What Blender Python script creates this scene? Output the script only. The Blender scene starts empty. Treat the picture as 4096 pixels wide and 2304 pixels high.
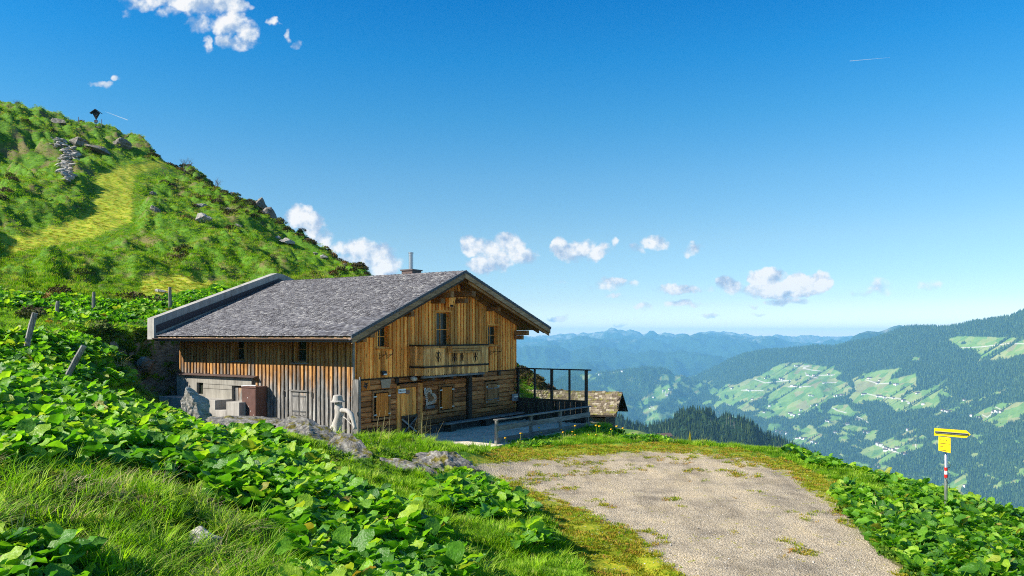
import bpy, bmesh, math, random
import numpy as np
from mathutils import Vector, Matrix, Euler
R = math.radians
SC = bpy.context.scene
COL = SC.collection
random.seed(7); RNG = np.random.default_rng(7)

# ------------------------------------------------------------------ camera
F = 790.0            # focal length in pixels of a 1024 wide frame
cd = bpy.data.cameras.new('camera'); cam = bpy.data.objects.new('camera', cd); COL.objects.link(cam)
cd.sensor_width = 36; cd.lens = 36 * F / 1024; cd.shift_y = 48 / 1024
cd.clip_start = .2; cd.clip_end = 200000
cam.location = (0, 0, 0); cam.rotation_euler = (R(90), 0, 0); SC.camera = cam
# ------------------------------------------------------------------ light
SUN = Vector((-.793, -.242, .559)).normalized()
sl = bpy.data.lights.new('sun', 'SUN'); sl.energy = 5.0; sl.angle = R(.5); sl.color = (1, .93, .82)
so = bpy.data.objects.new('sun', sl); COL.objects.link(so)
so.rotation_euler = SUN.to_track_quat('Z', 'Y').to_euler(); so.location = (-50, -20, 60)
W = bpy.data.worlds.new('World'); SC.world = W; W.use_nodes = True
SC.view_settings.view_transform = 'Standard'; SC.view_settings.look = 'None'
SC.view_settings.exposure = 0.9; SC.view_settings.gamma = 1; SC.view_settings.use_curve_mapping = False
SC.render.engine = 'CYCLES'
cy = SC.cycles
cy.use_denoising = False
try: cy.denoiser = 'OPENIMAGEDENOISE'
except Exception: pass
cy.max_bounces = 7; cy.diffuse_bounces = 4; cy.glossy_bounces = 2; cy.transmission_bounces = 3
cy.volume_bounces = 2; cy.transparent_max_bounces = 8; cy.caustics_reflective = False; cy.caustics_refractive = False
cy.sample_clamp_indirect = 5; cy.use_adaptive_sampling = True; cy.adaptive_threshold = .01; cy.filter_width = 1.05

# ------------------------------------------------------------------ node helpers
class NT:
    def __init__(s, tree): s.t = tree; s.n = tree.nodes; s.l = tree.links
    def node(s, typ, ins=None, **kw):
        nd = s.n.new(typ)
        for k, v in kw.items(): setattr(nd, k, v)
        for k, v in (ins or {}).items(): s.set(nd.inputs[k], v)
        return nd
    def set(s, sock, v):
        if isinstance(v, bpy.types.NodeSocket): s.l.new(v, sock)
        elif isinstance(v, bpy.types.Node): s.l.new(v.outputs[0], sock)
        else:
            if hasattr(sock.default_value, '__len__') and not hasattr(v, '__len__'): v = [v] * len(sock.default_value)
            if hasattr(v, '__len__') and len(v) == 3 and len(sock.default_value) == 4: v = (*v, 1)
            sock.default_value = v
    def math(s, op, a, b=0, c=None, clamp=False):
        nd = s.n.new('ShaderNodeMath'); nd.operation = op; nd.use_clamp = clamp
        s.set(nd.inputs[0], a); s.set(nd.inputs[1], b)
        if c is not None: s.set(nd.inputs[2], c)
        return nd.outputs[0]
    def vmath(s, op, a, b=(0, 0, 0)):
        nd = s.n.new('ShaderNodeVectorMath'); nd.operation = op
        s.set(nd.inputs[0], a); s.set(nd.inputs[1], b)
        return nd.outputs['Value'] if op in ('DOT_PRODUCT', 'LENGTH') else nd.outputs[0]
    def mix(s, fac, a, b, mode='MIX'):
        nd = s.n.new('ShaderNodeMix'); nd.data_type = 'RGBA'; nd.blend_type = mode
        s.set(nd.inputs[0], fac); s.set(nd.inputs[6], a); s.set(nd.inputs[7], b)
        return nd.outputs[2]
    def noise(s, co, scale, detail=4, rough=.55, dist=0, out=0):
        nd = s.node('ShaderNodeTexNoise', {'Scale': scale, 'Detail': detail, 'Roughness': rough, 'Distortion': dist})
        if co is not None: s.l.new(co, nd.inputs['Vector'])
        return nd.outputs[out]
    def voro(s, co, scale, out=0, feat='F1', rnd=1):
        nd = s.node('ShaderNodeTexVoronoi', {'Scale': scale, 'Randomness': rnd}, feature=feat)
        if co is not None: s.l.new(co, nd.inputs['Vector'])
        return nd.outputs[out]
    def ramp(s, fac, stops, interp='LINEAR'):
        nd = s.n.new('ShaderNodeValToRGB'); nd.color_ramp.interpolation = interp
        e = nd.color_ramp.elements
        while len(e) < len(stops): e.new(.5)
        for i, (p, c) in enumerate(stops):
            e[i].position = p; e[i].color = (*c, 1) if hasattr(c, '__len__') else (c, c, c, 1)
        s.set(nd.inputs[0], fac); return nd.outputs[0]
    def sstep(s, x, a, b):
        nd = s.node('ShaderNodeMapRange', {'From Min': a, 'From Max': b}, interpolation_type='SMOOTHSTEP')
        s.set(nd.inputs['Value'], x); return nd.outputs[0]
    def bump(s, h, strength=.5, dist=.02):
        nd = s.node('ShaderNodeBump', {'Strength': strength, 'Distance': dist}); s.set(nd.inputs['Height'], h); return nd.outputs[0]
    def scale(s, co, v): return s.vmath('MULTIPLY', co, v)

def newmat(name):
    m = bpy.data.materials.new(name); m.use_nodes = True; t = NT(m.node_tree)
    b = m.node_tree.nodes['Principled BSDF']; return m, t, b
def bsdf(t, b, col=None, rough=.8, nrm=None, spec=.3, metal=0):
    if col is not None: t.set(b.inputs['Base Color'], col)
    t.set(b.inputs['Roughness'], rough); t.set(b.inputs['Specular IOR Level'], spec); t.set(b.inputs['Metallic'], metal)
    if nrm is not None: t.set(b.inputs['Normal'], nrm)
def attr(t, name, out=2): return t.node('ShaderNodeAttribute', attribute_name=name).outputs[out]
def objrand(t): return t.node('ShaderNodeObjectInfo').outputs['Random']

# ------------------------------------------------------------------ sky
def build_world():
    t = NT(W.node_tree); t.n.clear()
    tc = t.node('ShaderNodeTexCoord').outputs['Generated']
    sky = t.node('ShaderNodeTexSky', sky_type='NISHITA', sun_disc=False, sun_elevation=math.asin(SUN.z),
                 sun_rotation=math.atan2(SUN.x, SUN.y), altitude=1800, air_density=1.0, dust_density=.3, ozone_density=2.5)
    sep = t.node('ShaderNodeSeparateXYZ', {'Vector': tc}).outputs
    el = t.math('MAXIMUM', sep[2], 0)
    hs = t.node('ShaderNodeHueSaturation', {'Hue': .487, 'Saturation': 1.15, 'Value': 1.0, 'Color': sky.outputs[0]}).outputs[0]
    tint = t.ramp(el, [(0, (1.0, .86, .80)), (.018, (.82, .78, .76)), (.045, (.64, .63, .67)), (.07, (.62, .63, .66)), (.12, (.66, .66, .65)), (.194, (.52, .685, .725)), (.264, (.28, .675, .80)), (.33, (.10, .635, .875)), (.39, (.03, .57, .89)), (.6, (.30, .66, .90)), (1, (.50, .74, .92))])  # unseen stops above the view are raised to add neutral fill light
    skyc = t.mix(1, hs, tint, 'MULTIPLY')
    # cumulus: gnomonic coordinates of the direction
    y = t.math('MAXIMUM', sep[1], .05)
    p = t.node('ShaderNodeCombineXYZ', {'X': t.math('DIVIDE', sep[0], y), 'Y': t.math('DIVIDE', sep[2], y), 'Z': 0}).outputs[0]
    CL = []
    z3 = .1359
    for x, yy, a, b, w in [(1060, 25, 190, 60, .8), (1300, 20, 220, 70, 1), (1240, 95, 110, 50, .6), (1600, 50, 250, 100, 1), (1740, 45, 130, 60, 1.1), (1480, 180, 110, 90, .8), (1690, 190, 150, 110, .95), (1830, 250, 110, 90, .8),
                           (1760, 320, 180, 75, 1), (1510, 340, 45, 60, .6), (960, 85, 60, 60, .5), (2020, 160, 30, 30, .5), (2165, 320, 60, 50, .85), (2095, 260, 25, 50, .6),
                           (730, 640, 95, 34, .8), (835, 590, 55, 34, .55)]:
        CL.append((x * z3, yy * z3, a * z3, b * z3, w))
    for x, yy, a, b, w in [(235, 150, 60, 52, 1.1), (300, 175, 75, 50, 1), (385, 160, 85, 62, 1.2), (450, 200, 85, 50, 1), (270, 248, 90, 46, 1.2), (350, 225, 90, 50, 1.1),
                           (655, 165, 62, 58, 1.2), (735, 160, 65, 52, 1.2), (805, 185, 60, 44, 1.1), (690, 200, 80, 35, .8), (875, 150, 25, 30, .5), (1075, 150, 65, 34, .85), (1000, 180, 45, 28, .7), (1240, 155, 62, 26, .85),
                           (850, 345, 95, 34, .75), (890, 328, 40, 26, .9), (960, 335, 50, 24, .5), (880, 396, 45, 14, .6), (1180, 365, 115, 30, 1.0), (1590, 305, 85, 56, 1.5), (1425, 345, 70, 48, 1.3), (1735, 325, 75, 58, 1.5), (1830, 318, 90, 52, 1.3), (1640, 355, 230, 34, 1.3),
                           (1690, 405, 95, 24, .8), (1330, 360, 40, 20, .5), (1210, 437, 100, 17, .9), (1030, 443, 52, 16, .8), (620, 493, 75, 16, .95), (1535, 432, 40, 18, .7), (2140, 350, 60, 55, .5), (2050, 372, 70, 22, .5), (2380, 335, 65, 32, .42),
                           (1350, 487, 60, 10, .6), (1540, 480, 60, 14, .6), (610, 335, 50, 18, .38), (910, 512, 45, 10, .45), (1715, 458, 30, 8, .4)]:
        CL.append((425 + x * .2135, 212.5 + yy * .2135, a * .2135, b * .2135, w))
    for x, yy, a, b, w in [(745, 540, 45, 34, 1.3), (785, 560, 36, 34, 1.2), (810, 595, 40, 30, .9), (855, 620, 40, 22, .9), (905, 630, 46, 34, 1.2), (950, 645, 60, 40, 1.3), (975, 665, 55, 34, 1.2), (900, 665, 80, 34, 1)]:
        CL.append((x * .3975, yy * .3975, a * .3975, b * .3975, w))
    warp = t.vmath('ADD', p, t.vmath('MULTIPLY', t.vmath('SUBTRACT', t.noise(p, 20, 4, .6, out=1), (.5, .5, .5)), (.055, .034, 0)))
    acc = None
    for u, v, a, b, w in CL:
        c = ((u - 512) / F, (336 - v) / F, 0)
        d = t.vmath('MULTIPLY', t.vmath('SUBTRACT', warp, c), (F / a / 1.15, F / b / 1.15, 0))
        q = t.math('MULTIPLY_ADD', t.vmath('DOT_PRODUCT', d, d), -w, w)
        acc = q if acc is None else t.math('MAXIMUM', acc, q)
    n1 = t.noise(p, 26, 6, .56)
    n2 = t.noise(t.vmath('ADD', p, (-.006, .009, 0)), 26, 6, .56)
    dens = t.math('ADD', t.math('MULTIPLY_ADD', t.math('MAXIMUM', acc, -1), .95, -.16), t.math('MULTIPLY', t.math('SUBTRACT', n1, .5), 2.5))
    a = t.math('MULTIPLY', t.sstep(dens, -.05, .7), t.sstep(acc, -.02, .42))
    front = t.math('GREATER_THAN', sep[1], .05)
    a = t.math('MULTIPLY', t.math('MULTIPLY', a, front), .97)
    lit = t.math('ADD', t.math('MULTIPLY', t.math('SUBTRACT', n1, n2), 4.5), t.math('MULTIPLY', t.math('SUBTRACT', dens, .4), .35), clamp=False)  # sunlit relief and greyer shade are put into the cloud colour
    cc = t.ramp(t.math('ADD', lit, .45, clamp=True), [(0, (1.9, 2.5, 3.4)), (.42, (3.1, 3.5, 4.0)), (.85, (4.5, 4.5, 4.5))])
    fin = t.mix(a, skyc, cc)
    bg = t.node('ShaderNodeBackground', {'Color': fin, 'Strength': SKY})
    out = t.node('ShaderNodeOutputWorld'); t.l.new(bg.outputs[0], out.inputs[0])
SKY = .1175
build_world()

# ------------------------------------------------------------------ where a thing stands, in words
def beside(u, v, marks, near=9):
    m = min(marks, key=lambda q: (q[0] - u) ** 2 + ((q[1] - v) * 1.5) ** 2); du, dv = u - m[0], v - m[1]
    far_ = abs(du) + abs(dv) > 3 * near
    if abs(du) + abs(dv) < near * .7: w = 'at'
    elif abs(du) > abs(dv) * 1.6: w = 'right of' if du > 0 else 'left of'
    elif abs(dv) > abs(du) * 1.6: w = 'below' if dv > 0 else 'above'
    else: w = ('lower ' if dv > 0 else 'upper ') + ('right of' if du > 0 else 'left of')
    return ('well ' if far_ and w != 'at' else '') + w + ' ' + m[2]
# ------------------------------------------------------------------ mesh helpers
MATS = {}
def link(name, me, mat=None, parent=None, smooth=False):
    o = bpy.data.objects.new(name, me); COL.objects.link(o)
    if mat is not None and not me.materials:
        for m in (mat if isinstance(mat, (list, tuple)) else [mat]): me.materials.append(m)
    if smooth: me.shade_smooth()
    if parent is not None: o.parent = parent
    return o
def pyd(name, verts, faces):
    me = bpy.data.meshes.new(name); me.from_pydata([tuple(map(float, v)) for v in verts], [], faces); me.update(); return me
def quadmesh(name, V, Fq):
    """fast mesh from numpy: V (n,3), Fq (m,k)"""
    me = bpy.data.meshes.new(name); V = np.asarray(V, np.float32); Fq = np.asarray(Fq, np.int32); k = Fq.shape[1]
    me.vertices.add(len(V)); me.vertices.foreach_set('co', V.ravel())
    me.loops.add(Fq.size); me.loops.foreach_set('vertex_index', Fq.ravel())
    me.polygons.add(len(Fq)); me.polygons.foreach_set('loop_start', np.arange(0, Fq.size, k, dtype=np.int32))
    me.update(calc_edges=True); return me
class MB:
    def __init__(s): s.v = []; s.f = []; s.m = []
    def add(s, vs, fs, mi=0):
        o = len(s.v); s.v += [tuple(v) for v in vs]; s.f += [tuple(i + o for i in f) for f in fs]; s.m += [mi] * len(fs); return s
    def hexa(s, p, mi=0):   # 8 corners: bottom 0-3 ccw, top 4-7
        return s.add(p, [(3, 2, 1, 0), (4, 5, 6, 7), (0, 1, 5, 4), (1, 2, 6, 5), (2, 3, 7, 6), (3, 0, 4, 7)], mi)
    def box(s, x0, x1, y0, y1, z0, z1, mi=0):
        return s.hexa([(x0, y0, z0), (x1, y0, z0), (x1, y1, z0), (x0, y1, z0), (x0, y0, z1), (x1, y0, z1), (x1, y1, z1), (x0, y1, z1)], mi)
    def tube(s, pts, rad, n=8, mi=0, cap=True):
        pts = [Vector(p) for p in pts]; rad = rad if hasattr(rad, '__len__') else [rad] * len(pts)
        o = len(s.v); prev = None
        for i, p in enumerate(pts):
            d = (pts[min(i + 1, len(pts) - 1)] - pts[max(i - 1, 0)]).normalized()
            a = Vector((0, 0, 1)) if abs(d.z) < .9 else Vector((1, 0, 0))
            if prev is not None: a = prev
            x = (a - d * a.dot(d)).normalized(); prev = x; yv = d.cross(x)
            for k in range(n):
                q = p + (x * math.cos(2 * math.pi * k / n) + yv * math.sin(2 * math.pi * k / n)) * rad[i]; s.v.append(tuple(q))
        for i in range(len(pts) - 1):
            for k in range(n):
                a, b = o + i * n + k, o + i * n + (k + 1) % n; s.f.append((a, b, b + n, a + n)); s.m.append(mi)
        if cap:
            s.f.append(tuple(o + k for k in range(n))[::-1]); s.f.append(tuple(o + (len(pts) - 1) * n + k for k in range(n))); s.m += [mi, mi]
        return s
    def build(s, name, mat=None, parent=None, smooth=False, bevel=0):
        me = pyd(name, s.v, s.f)
        if any(s.m): me.polygons.foreach_set('material_index', s.m)
        if bevel:
            bm = bmesh.new(); bm.from_mesh(me); bmesh.ops.bevel(bm, geom=bm.edges[:], offset=bevel, segments=1, affect='EDGES'); bm.to_mesh(me); bm.free()
        return link(name, me, mat, parent, smooth)
def tag(o, label=None, cat=None, group=None, kind=None):
    if label: o['label'] = label
    if cat: o['category'] = cat
    if group: o['group'] = group
    if kind: o['kind'] = kind
    return o
def empty(name, loc=(0, 0, 0), rz=0, parent=None):
    o = bpy.data.objects.new(name, None); COL.objects.link(o); o.location = loc; o.rotation_euler = (0, 0, rz)
    o.empty_display_size = .2
    if parent: o.parent = parent
    return o

# ------------------------------------------------------------------ numpy noise
def _h(ix, iy, iz=0, seed=0):
    h = (ix.astype(np.int64) * 374761393 + iy.astype(np.int64) * 668265263 + np.asarray(iz).astype(np.int64) * 2147483647 + seed * 1274126177) & 0xffffffff
    h = ((h ^ (h >> 13)) * 1274126177) & 0xffffffff
    return ((h ^ (h >> 16)) & 0xffff) / 65535.0
def vnoise(x, y, seed=0):
    x = np.asarray(x, float); y = np.asarray(y, float)
    ix = np.floor(x); iy = np.floor(y); fx = x - ix; fy = y - iy
    fx = fx * fx * (3 - 2 * fx); fy = fy * fy * (3 - 2 * fy)
    a = _h(ix, iy, 0, seed); b = _h(ix + 1, iy, 0, seed); c = _h(ix, iy + 1, 0, seed); d = _h(ix + 1, iy + 1, 0, seed)
    return a + (b - a) * fx + (c - a) * fy + (a - b - c + d) * fx * fy
def fbm(x, y, octv=4, seed=0, gain=.5):
    s = 0; a = 1; n = 0
    for i in range(octv):
        s = s + a * (vnoise(x * 2 ** i + 17.3 * i, y * 2 ** i - 9.1 * i, seed + i) - .5); n += a; a *= gain
    return s / n * 2
def ridged(x, y, octv=4, seed=0):
    s = 0; a = 1; n = 0
    for i in range(octv):
        s = s + a * (1 - np.abs(2 * vnoise(x * 2 ** i + 5.3 * i, y * 2 ** i + 3.7 * i, seed + i) - 1)); n += a; a *= .5
    return s / n
def sst(a, b, x): t = np.clip((x - a) / (b - a), 0, 1); return t * t * (3 - 2 * t)
K = .39752  # 2576-wide reading -> 1024-wide frame
def inpoly(u, v, poly):
    u = np.asarray(u, float); v = np.asarray(v, float); c = np.zeros(u.shape, bool); n = len(poly)
    for i in range(n):
        x1, y1 = poly[i]; x2, y2 = poly[(i + 1) % n]
        if y1 == y2: continue
        c ^= ((y1 > v) != (y2 > v)) & (u < (x2 - x1) * (v - y1) / (y2 - y1) + x1)
    return c
def k_(poly): return [(a * K, b * K) for a, b in poly]
def pdist(u, v, poly, closed=True):
    """distance to polyline"""
    d = np.full(np.shape(u), 1e9); n = len(poly)
    for i in range(n if closed else n - 1):
        x1, y1 = poly[i]; x2, y2 = poly[(i + 1) % n]; dx, dy = x2 - x1, y2 - y1
        t = np.clip(((u - x1) * dx + (v - y1) * dy) / (dx * dx + dy * dy + 1e-9), 0, 1)
        d = np.minimum(d, np.hypot(u - x1 - t * dx, v - y1 - t * dy))
    return d
def proj(x, y, z): return 512 + F * x / y, 336 - F * z / y

# ------------------------------------------------------------------ near terrain height
HA = np.array([-6.14, 30.6]); HG = np.array([.545, .838]); HG = HG / np.linalg.norm(HG); HS = np.array([-HG[1], HG[0]]); HZ = -4.3
CP = []
def P(u, v, Y): CP.append(((u - 512) / F * Y, Y, (336 - v) / F * Y))
for a in [(0, 576, 8), (200, 576, 9.5), (300, 576, 10.5), (430, 576, 12), (550, 576, 13.8), (0, 480, 11), (0, 420, 14.5), (0, 390, 18.5), (100, 480, 13), (100, 408, 20), (100, 432, 16.5),
          (200, 520, 11.3), (200, 442, 22), (200, 468, 16), (300, 480, 17), (300, 434, 23), (300, 530, 12.8), (350, 452, 24), (400, 500, 17), (398, 441, 25.5), (430, 446, 25), (450, 452, 24.5),
          (472, 476, 23), (430, 486, 20), (380, 480, 20), (500, 520, 17.5), (500, 490, 21.8), (550, 500, 20.5), (600, 576, 14.1), (946, 517, 21), (835, 500, 21), (900, 576, 15), (1024, 576, 15.5), (1024, 532, 20),
          (30, 352, 24), (90, 352, 27), (58, 325, 36), (93, 317, 40), (170, 311, 42), (120, 345, 30), (0, 330, 32), (150, 372, 30), (185, 345, 35),
          (0, 250, 55), (0, 160, 85), (100, 230, 62), (100, 160, 92), (200, 250, 60), (200, 200, 86), (300, 262, 66), (0, 293, 44), (100, 295, 44), (180, 296, 46), (250, 286, 50), (330, 281, 60),
          (0, 105, 120), (45, 116, 120), (96, 126, 120), (135, 140, 112), (171, 160, 105), (254, 206, 92), (318, 241, 82), (374, 277, 75), (519, 363, 62), (545, 382, 60), (556, 394, 58), (530, 395, 48)]: P(*a)
CP += [(x, y, -4.3) for x, y in [(0, 24), (3, 20), (3, 28), (6, 24), (6, 30), (2, 33), (4, 15), (8, 20), (7, 17), (9, 27), (0, 29), (5, 34), (3, 37)]]
CP += [(7, 33.5, -4.55), (8.9, 31.8, -4.5), (11.3, 30.3, -4.6), (13.3, 27, -5.25), (15.3, 24, -5.75), (5, 37, -4.95), (10, 40, -8), (14, 36, -9.5), (18, 30, -11), (21, 24, -11), (22, 18, -10), (14, 18, -5.6), (20, 12, -8), (30, 30, -19), (30, 50, -27), (20, 50, -19),
       (12, 50, -10.5), (6, 49, -7.3), (3, 45, -5.4), (8, 44, -7.6), (4.6, 39.5, -5.5), (7.5, 37, -5.9), (0, 50, -4.3), (9, 60, -9.5), (6, 70, -10), (15, 70, -20), (-2, 48, -1.2), (-11.9, 27.2, -3.0), (-9.7, 26.95, -3.45), (-7.75, 26.3, -3.4), (-13.1, 29.1, -2.95), (-14.8, 31, -2.6), (-6, 52, .5), (3, 50, -4.6),
       (-50, 135, 22), (-30, 115, 9), (-12, 100, -4), (0, 90, -8), (10, 80, -16), (-40, 150, 10), (-10, 130, -22), (20, 100, -35), (0, 160, -45), (-60, 165, 10), (-90, 150, 36), (-60, 135, 27), (-110, 120, 46), (-110, 80, 34), (-70, 60, 13),
       (-30, 25, 1.4), (-20, 12, -.3), (-15, 6, -1.5), (-8, 3, -2.2), (-40, 40, 5), (-70, 35, 12), (-60, 15, 8), (0, 3, -3.4), (6, 6, -4), (12, 8, -5.0), (-4, 6, -2.9), (60, 20, -38), (60, 60, -55), (60, 110, -80), (60, 175, -120), (20, 175, -85), (-30, 178, -20), (30, 5, -18)]
CPa = np.array(CP)
GX0, GY0, GS = -130.0, -4.0, .5
gx = np.arange(GX0, 62, GS); gy = np.arange(GY0, 182, GS)
XX, YY = np.meshgrid(gx, gy)
def rbf_grid():
    pts = CPa[:, :2]; n = len(pts)
    D = np.hypot(pts[:, None, 0] - pts[None, :, 0], pts[:, None, 1] - pts[None, :, 1])
    A = np.zeros((n + 3, n + 3)); A[:n, :n] = D; A[:n, n] = 1; A[:n, n + 1:] = pts; A[n, :n] = 1; A[n + 1:, :n] = pts.T
    sol = np.linalg.solve(A, np.r_[CPa[:, 2], 0, 0, 0]); Z = sol[n] + sol[n + 1] * XX + sol[n + 2] * YY
    for i in range(n): Z += sol[i] * np.hypot(XX - pts[i, 0], YY - pts[i, 1])
    def blur(Z, s):
        r = int(3 * s); k = np.exp(-np.arange(-r, r + 1) ** 2 / (2 * s * s)); k /= k.sum()
        Zp = np.pad(Z, ((r, r), (0, 0)), 'edge'); Z = sum(k[i] * Zp[i:i + Z.shape[0]] for i in range(2 * r + 1))
        Zp = np.pad(Z, ((0, 0), (r, r)), 'edge'); return sum(k[i] * Zp[:, i:i + Z.shape[1]] for i in range(2 * r + 1))
    return Z, blur(Z, 1.3), blur(Z, 4)
Z0, Z1, Z2 = rbf_grid()
wfar = sst(42, 60, np.hypot(XX, YY)); ZB = Z1 * (1 - wfar) + Z2 * wfar
def bil(G, x, y):
    fx = np.clip((x - GX0) / GS, 0, G.shape[1] - 1.001); fy = np.clip((y - GY0) / GS, 0, G.shape[0] - 1.001)
    i = fx.astype(int); j = fy.astype(int); a = fx - i; b = fy - j
    return G[j, i] * (1 - a) * (1 - b) + G[j, i + 1] * a * (1 - b) + G[j + 1, i] * (1 - a) * b + G[j + 1, i + 1] * a * b
YARD = [(-3.6, 12.1), (-4.2, 5), (-3.9, -.4), (-1.2, -2.4), (1, -3.4), (2, -4.6), (5, -5.2), (11.9, -4.9), (12.0, 3), (11.8, 12.1)]
def local(x, y):
    dx, dy = x - HA[0], y - HA[1]; return dx * HG[0] + dy * HG[1], dx * HS[0] + dy * HS[1]
GRAVEL = k_([(1190, 1168), (1320, 1152), (1480, 1140), (1650, 1132), (1760, 1134), (1850, 1146), (1990, 1176), (2060, 1218), (2090, 1250), (2120, 1290), (2200, 1380), (2290, 1449), (2390, 1560), (1830, 1560), (1700, 1440), (1560, 1345), (1420, 1275), (1300, 1228), (1215, 1203)])
def tz(x, y, fine=True):
    x = np.asarray(x, float); y = np.asarray(y, float); z = bil(ZB, x, y); r = np.hypot(x, y)
    X, Yl = local(x, y)
    ins = inpoly(X, Yl, YARD); d = pdist(X, Yl, YARD); sd = np.where(ins, -d, d)
    rear = Yl > 9
    w = 1 - sst(-.1, np.where(rear, .9, 1.9), sd)
    rough = np.clip(1 - w * 1.2, 0, 1)
    hill = sst(40, 60, r); u, v = proj(x, np.maximum(y, .5), z)
    flat = sst(2, 14, np.where(inpoly(u, v, GRAVEL), 0, pdist(u, v, GRAVEL))) * rough
    rx = x * .72 - y * .70; ry = x * .70 + y * .72; pth = sst(2, 17, np.minimum(*[np.where(inpoly(u, v, q), 0, pdist(u, v, q)) for q in HPATH])) * .85 + .15
    n = fbm(x * .16, y * .16, 3, 3) * 1.0 * hill * pth + (ridged(rx * .06, ry * .15, 4, 11) - .5) * 2.9 * hill * pth + fbm(rx * .35, ry * 1.0, 3, 21) * 1.0 * hill * pth + fbm(x * 1.3, y * 1.3, 2, 23) * .35 * hill * pth - .75 * hill
    n = n + fbm(x * .5, y * .5, 3, 5) * .22 * (1 - hill) + fbm(x * 1.8, y * 1.8, 3, 8) * .09 * (1 - hill)
    n = n * flat + fbm(x * 1.1, y * 1.1, 3, 9) * .025 * (1 - flat) * rough
    return (z + n) * (1 - w) + HZ * w
def on(u, Y):   # point on the ground under image column u at depth Y
    x = (u - 512) / F * Y; return Vector((x, Y, float(tz(x, Y))))
def hit(u, v, y0=7, y1=140):
    """first ground point seen through image position (u,v)"""
    Y = np.exp(np.linspace(math.log(y0), math.log(y1), 2500)); x = (u - 512) / F * Y; z = (336 - v) / F * Y
    k = np.argmax(z < tz(x, Y)); return Vector((x[k], Y[k], float(tz(x[k], Y[k])))) if z[k] < tz(x[k], Y[k]) else None

MOSSX = k_([(1930, 1300), (2010, 1340), (2040, 1449), (1960, 1449), (1900, 1360)])
MOSS = [k_([(1160, 1150), (1260, 1128), (1480, 1118), (1650, 1112), (1860, 1128), (1990, 1160), (2110, 1215), (2170, 1260), (2090, 1275), (2000, 1200), (1850, 1150), (1650, 1136), (1320, 1158), (1190, 1172)]),
        k_([(1225, 1205), (1320, 1225), (1450, 1275), (1600, 1350), (1760, 1470), (1860, 1560), (1560, 1560), (1430, 1420), (1380, 1320), (1300, 1250)]),
        k_([(1990, 1190), (2140, 1215), (2160, 1255), (2080, 1260), (2010, 1225)])]
HPATH = [k_([(0, 592), (60, 590), (150, 562), (215, 538), (240, 500), (243, 440), (270, 425), (440, 395), (450, 405), (340, 440), (335, 500), (330, 560), (290, 575), (230, 600), (120, 622), (0, 645)]),
         k_([(360, 700), (430, 688), (520, 705), (560, 720), (470, 735), (400, 750), (350, 745)])]

# ------------------------------------------------------------------ materials for ground
def mat_ground():
    m, t, b = newmat('alpine_ground')
    pos = t.node('ShaderNodeNewGeometry').outputs['Position']
    big = t.noise(pos, .35, 4, .6); mid = t.noise(pos, 2.2, 5, .65); fin = t.noise(pos, 14, 4, .7)
    grass = t.ramp(t.math('ADD', t.math('MULTIPLY', mid, .6), t.math('MULTIPLY', fin, .4)), [(.3, (.020, .05, .006)), (.48, (.07, .17, .010)), (.62, (.13, .27, .018)), (.78, (.24, .26, .06))])
    grass = t.mix(t.sstep(big, .50, .66), grass, t.ramp(fin, [(.3, (.06, .05, .02)), (.7, (.24, .21, .08))]))
    path = t.ramp(mid, [(.32, (.10, .24, .01)), (.5, (.32, .38, .015)), (.66, (.48, .42, .06))])
    path = t.mix(t.sstep(t.noise(pos, 5, 4, .7), .6, .72), path, (.34, .30, .22))
    # gravel
    v1 = t.voro(pos, 38, 1); v2 = t.voro(pos, 60, 1); vd = t.voro(pos, 26, 0)
    g = t.ramp(t.node('ShaderNodeSeparateColor', {'Color': v1}).outputs[0], [(0, (.17, .13, .08)), (.4, (.38, .305, .195)), (.75, (.48, .39, .26)), (1, (.66, .57, .43))])
    g2 = t.ramp(t.node('ShaderNodeSeparateColor', {'Color': v2}).outputs[1], [(0, (.24, .19, .13)), (.5, (.41, .335, .225)), (1, (.58, .49, .37))])
    g = t.mix(.5, g, g2)
    g = t.mix(1, g, t.ramp(t.noise(pos, .9, 5, .65), [(.3, (.60, .60, .62)), (.5, (1, 1, 1)), (.7, (1.2, 1.17, 1.08))]), 'MULTIPLY')
    g = t.mix(1, g, t.ramp(t.noise(t.scale(pos, (.9, .22, 1)), 1.3, 4, .6), [(.35, (.72, .71, .70)), (.5, (1, 1, 1)), (.66, (1.12, 1.1, 1.06))]), 'MULTIPLY')
    moss = t.ramp(fin, [(.3, (.07, .11, .006)), (.45, (.20, .25, .012)), (.6, (.34, .31, .02)), (.75, (.36, .20, .05))])
    rock = t.ramp(t.noise(t.scale(pos, (1, 1, 3)), 3, 6, .7), [(.35, (.09, .085, .07)), (.6, (.26, .25, .22)), (.8, (.38, .36, .32))])
    soil = t.ramp(fin, [(.3, (.02, .014, .008)), (.7, (.09, .065, .04))])
    nz = t.math('SUBTRACT', t.noise(pos, 1.7, 5, .7), .5); nf = t.math('SUBTRACT', t.noise(pos, 7, 4, .75), .5)
    def msk(name, a=.35, bb=.65, k1=.9, k2=1.0):
        x = t.math('ADD', attr(t, name), t.math('ADD', t.math('MULTIPLY', nz, k1), t.math('MULTIPLY', nf, k2)))
        return t.sstep(x, a, bb)
    gm = msk('gravel', .42, .58, .5, .8)
    col = t.mix(msk('path'), grass, path)
    col = t.mix(gm, col, g); mm = msk('moss', .45, .6, 1.3, 1.9)
    col = t.mix(mm, col, moss)
    col = t.mix(msk('rock', .5, .62, .9, .8), col, rock)
    col = t.mix(msk('soil', .45, .6), col, soil)
    h = t.math('ADD', t.math('MULTIPLY', fin, .5), t.math('MULTIPLY', t.math('SUBTRACT', 1, vd), t.math('MULTIPLY', gm, .5)))
    bsdf(t, b, col, .9, t.bump(h, .7, .05), .15)
    return m
M_GROUND = mat_ground()
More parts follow.
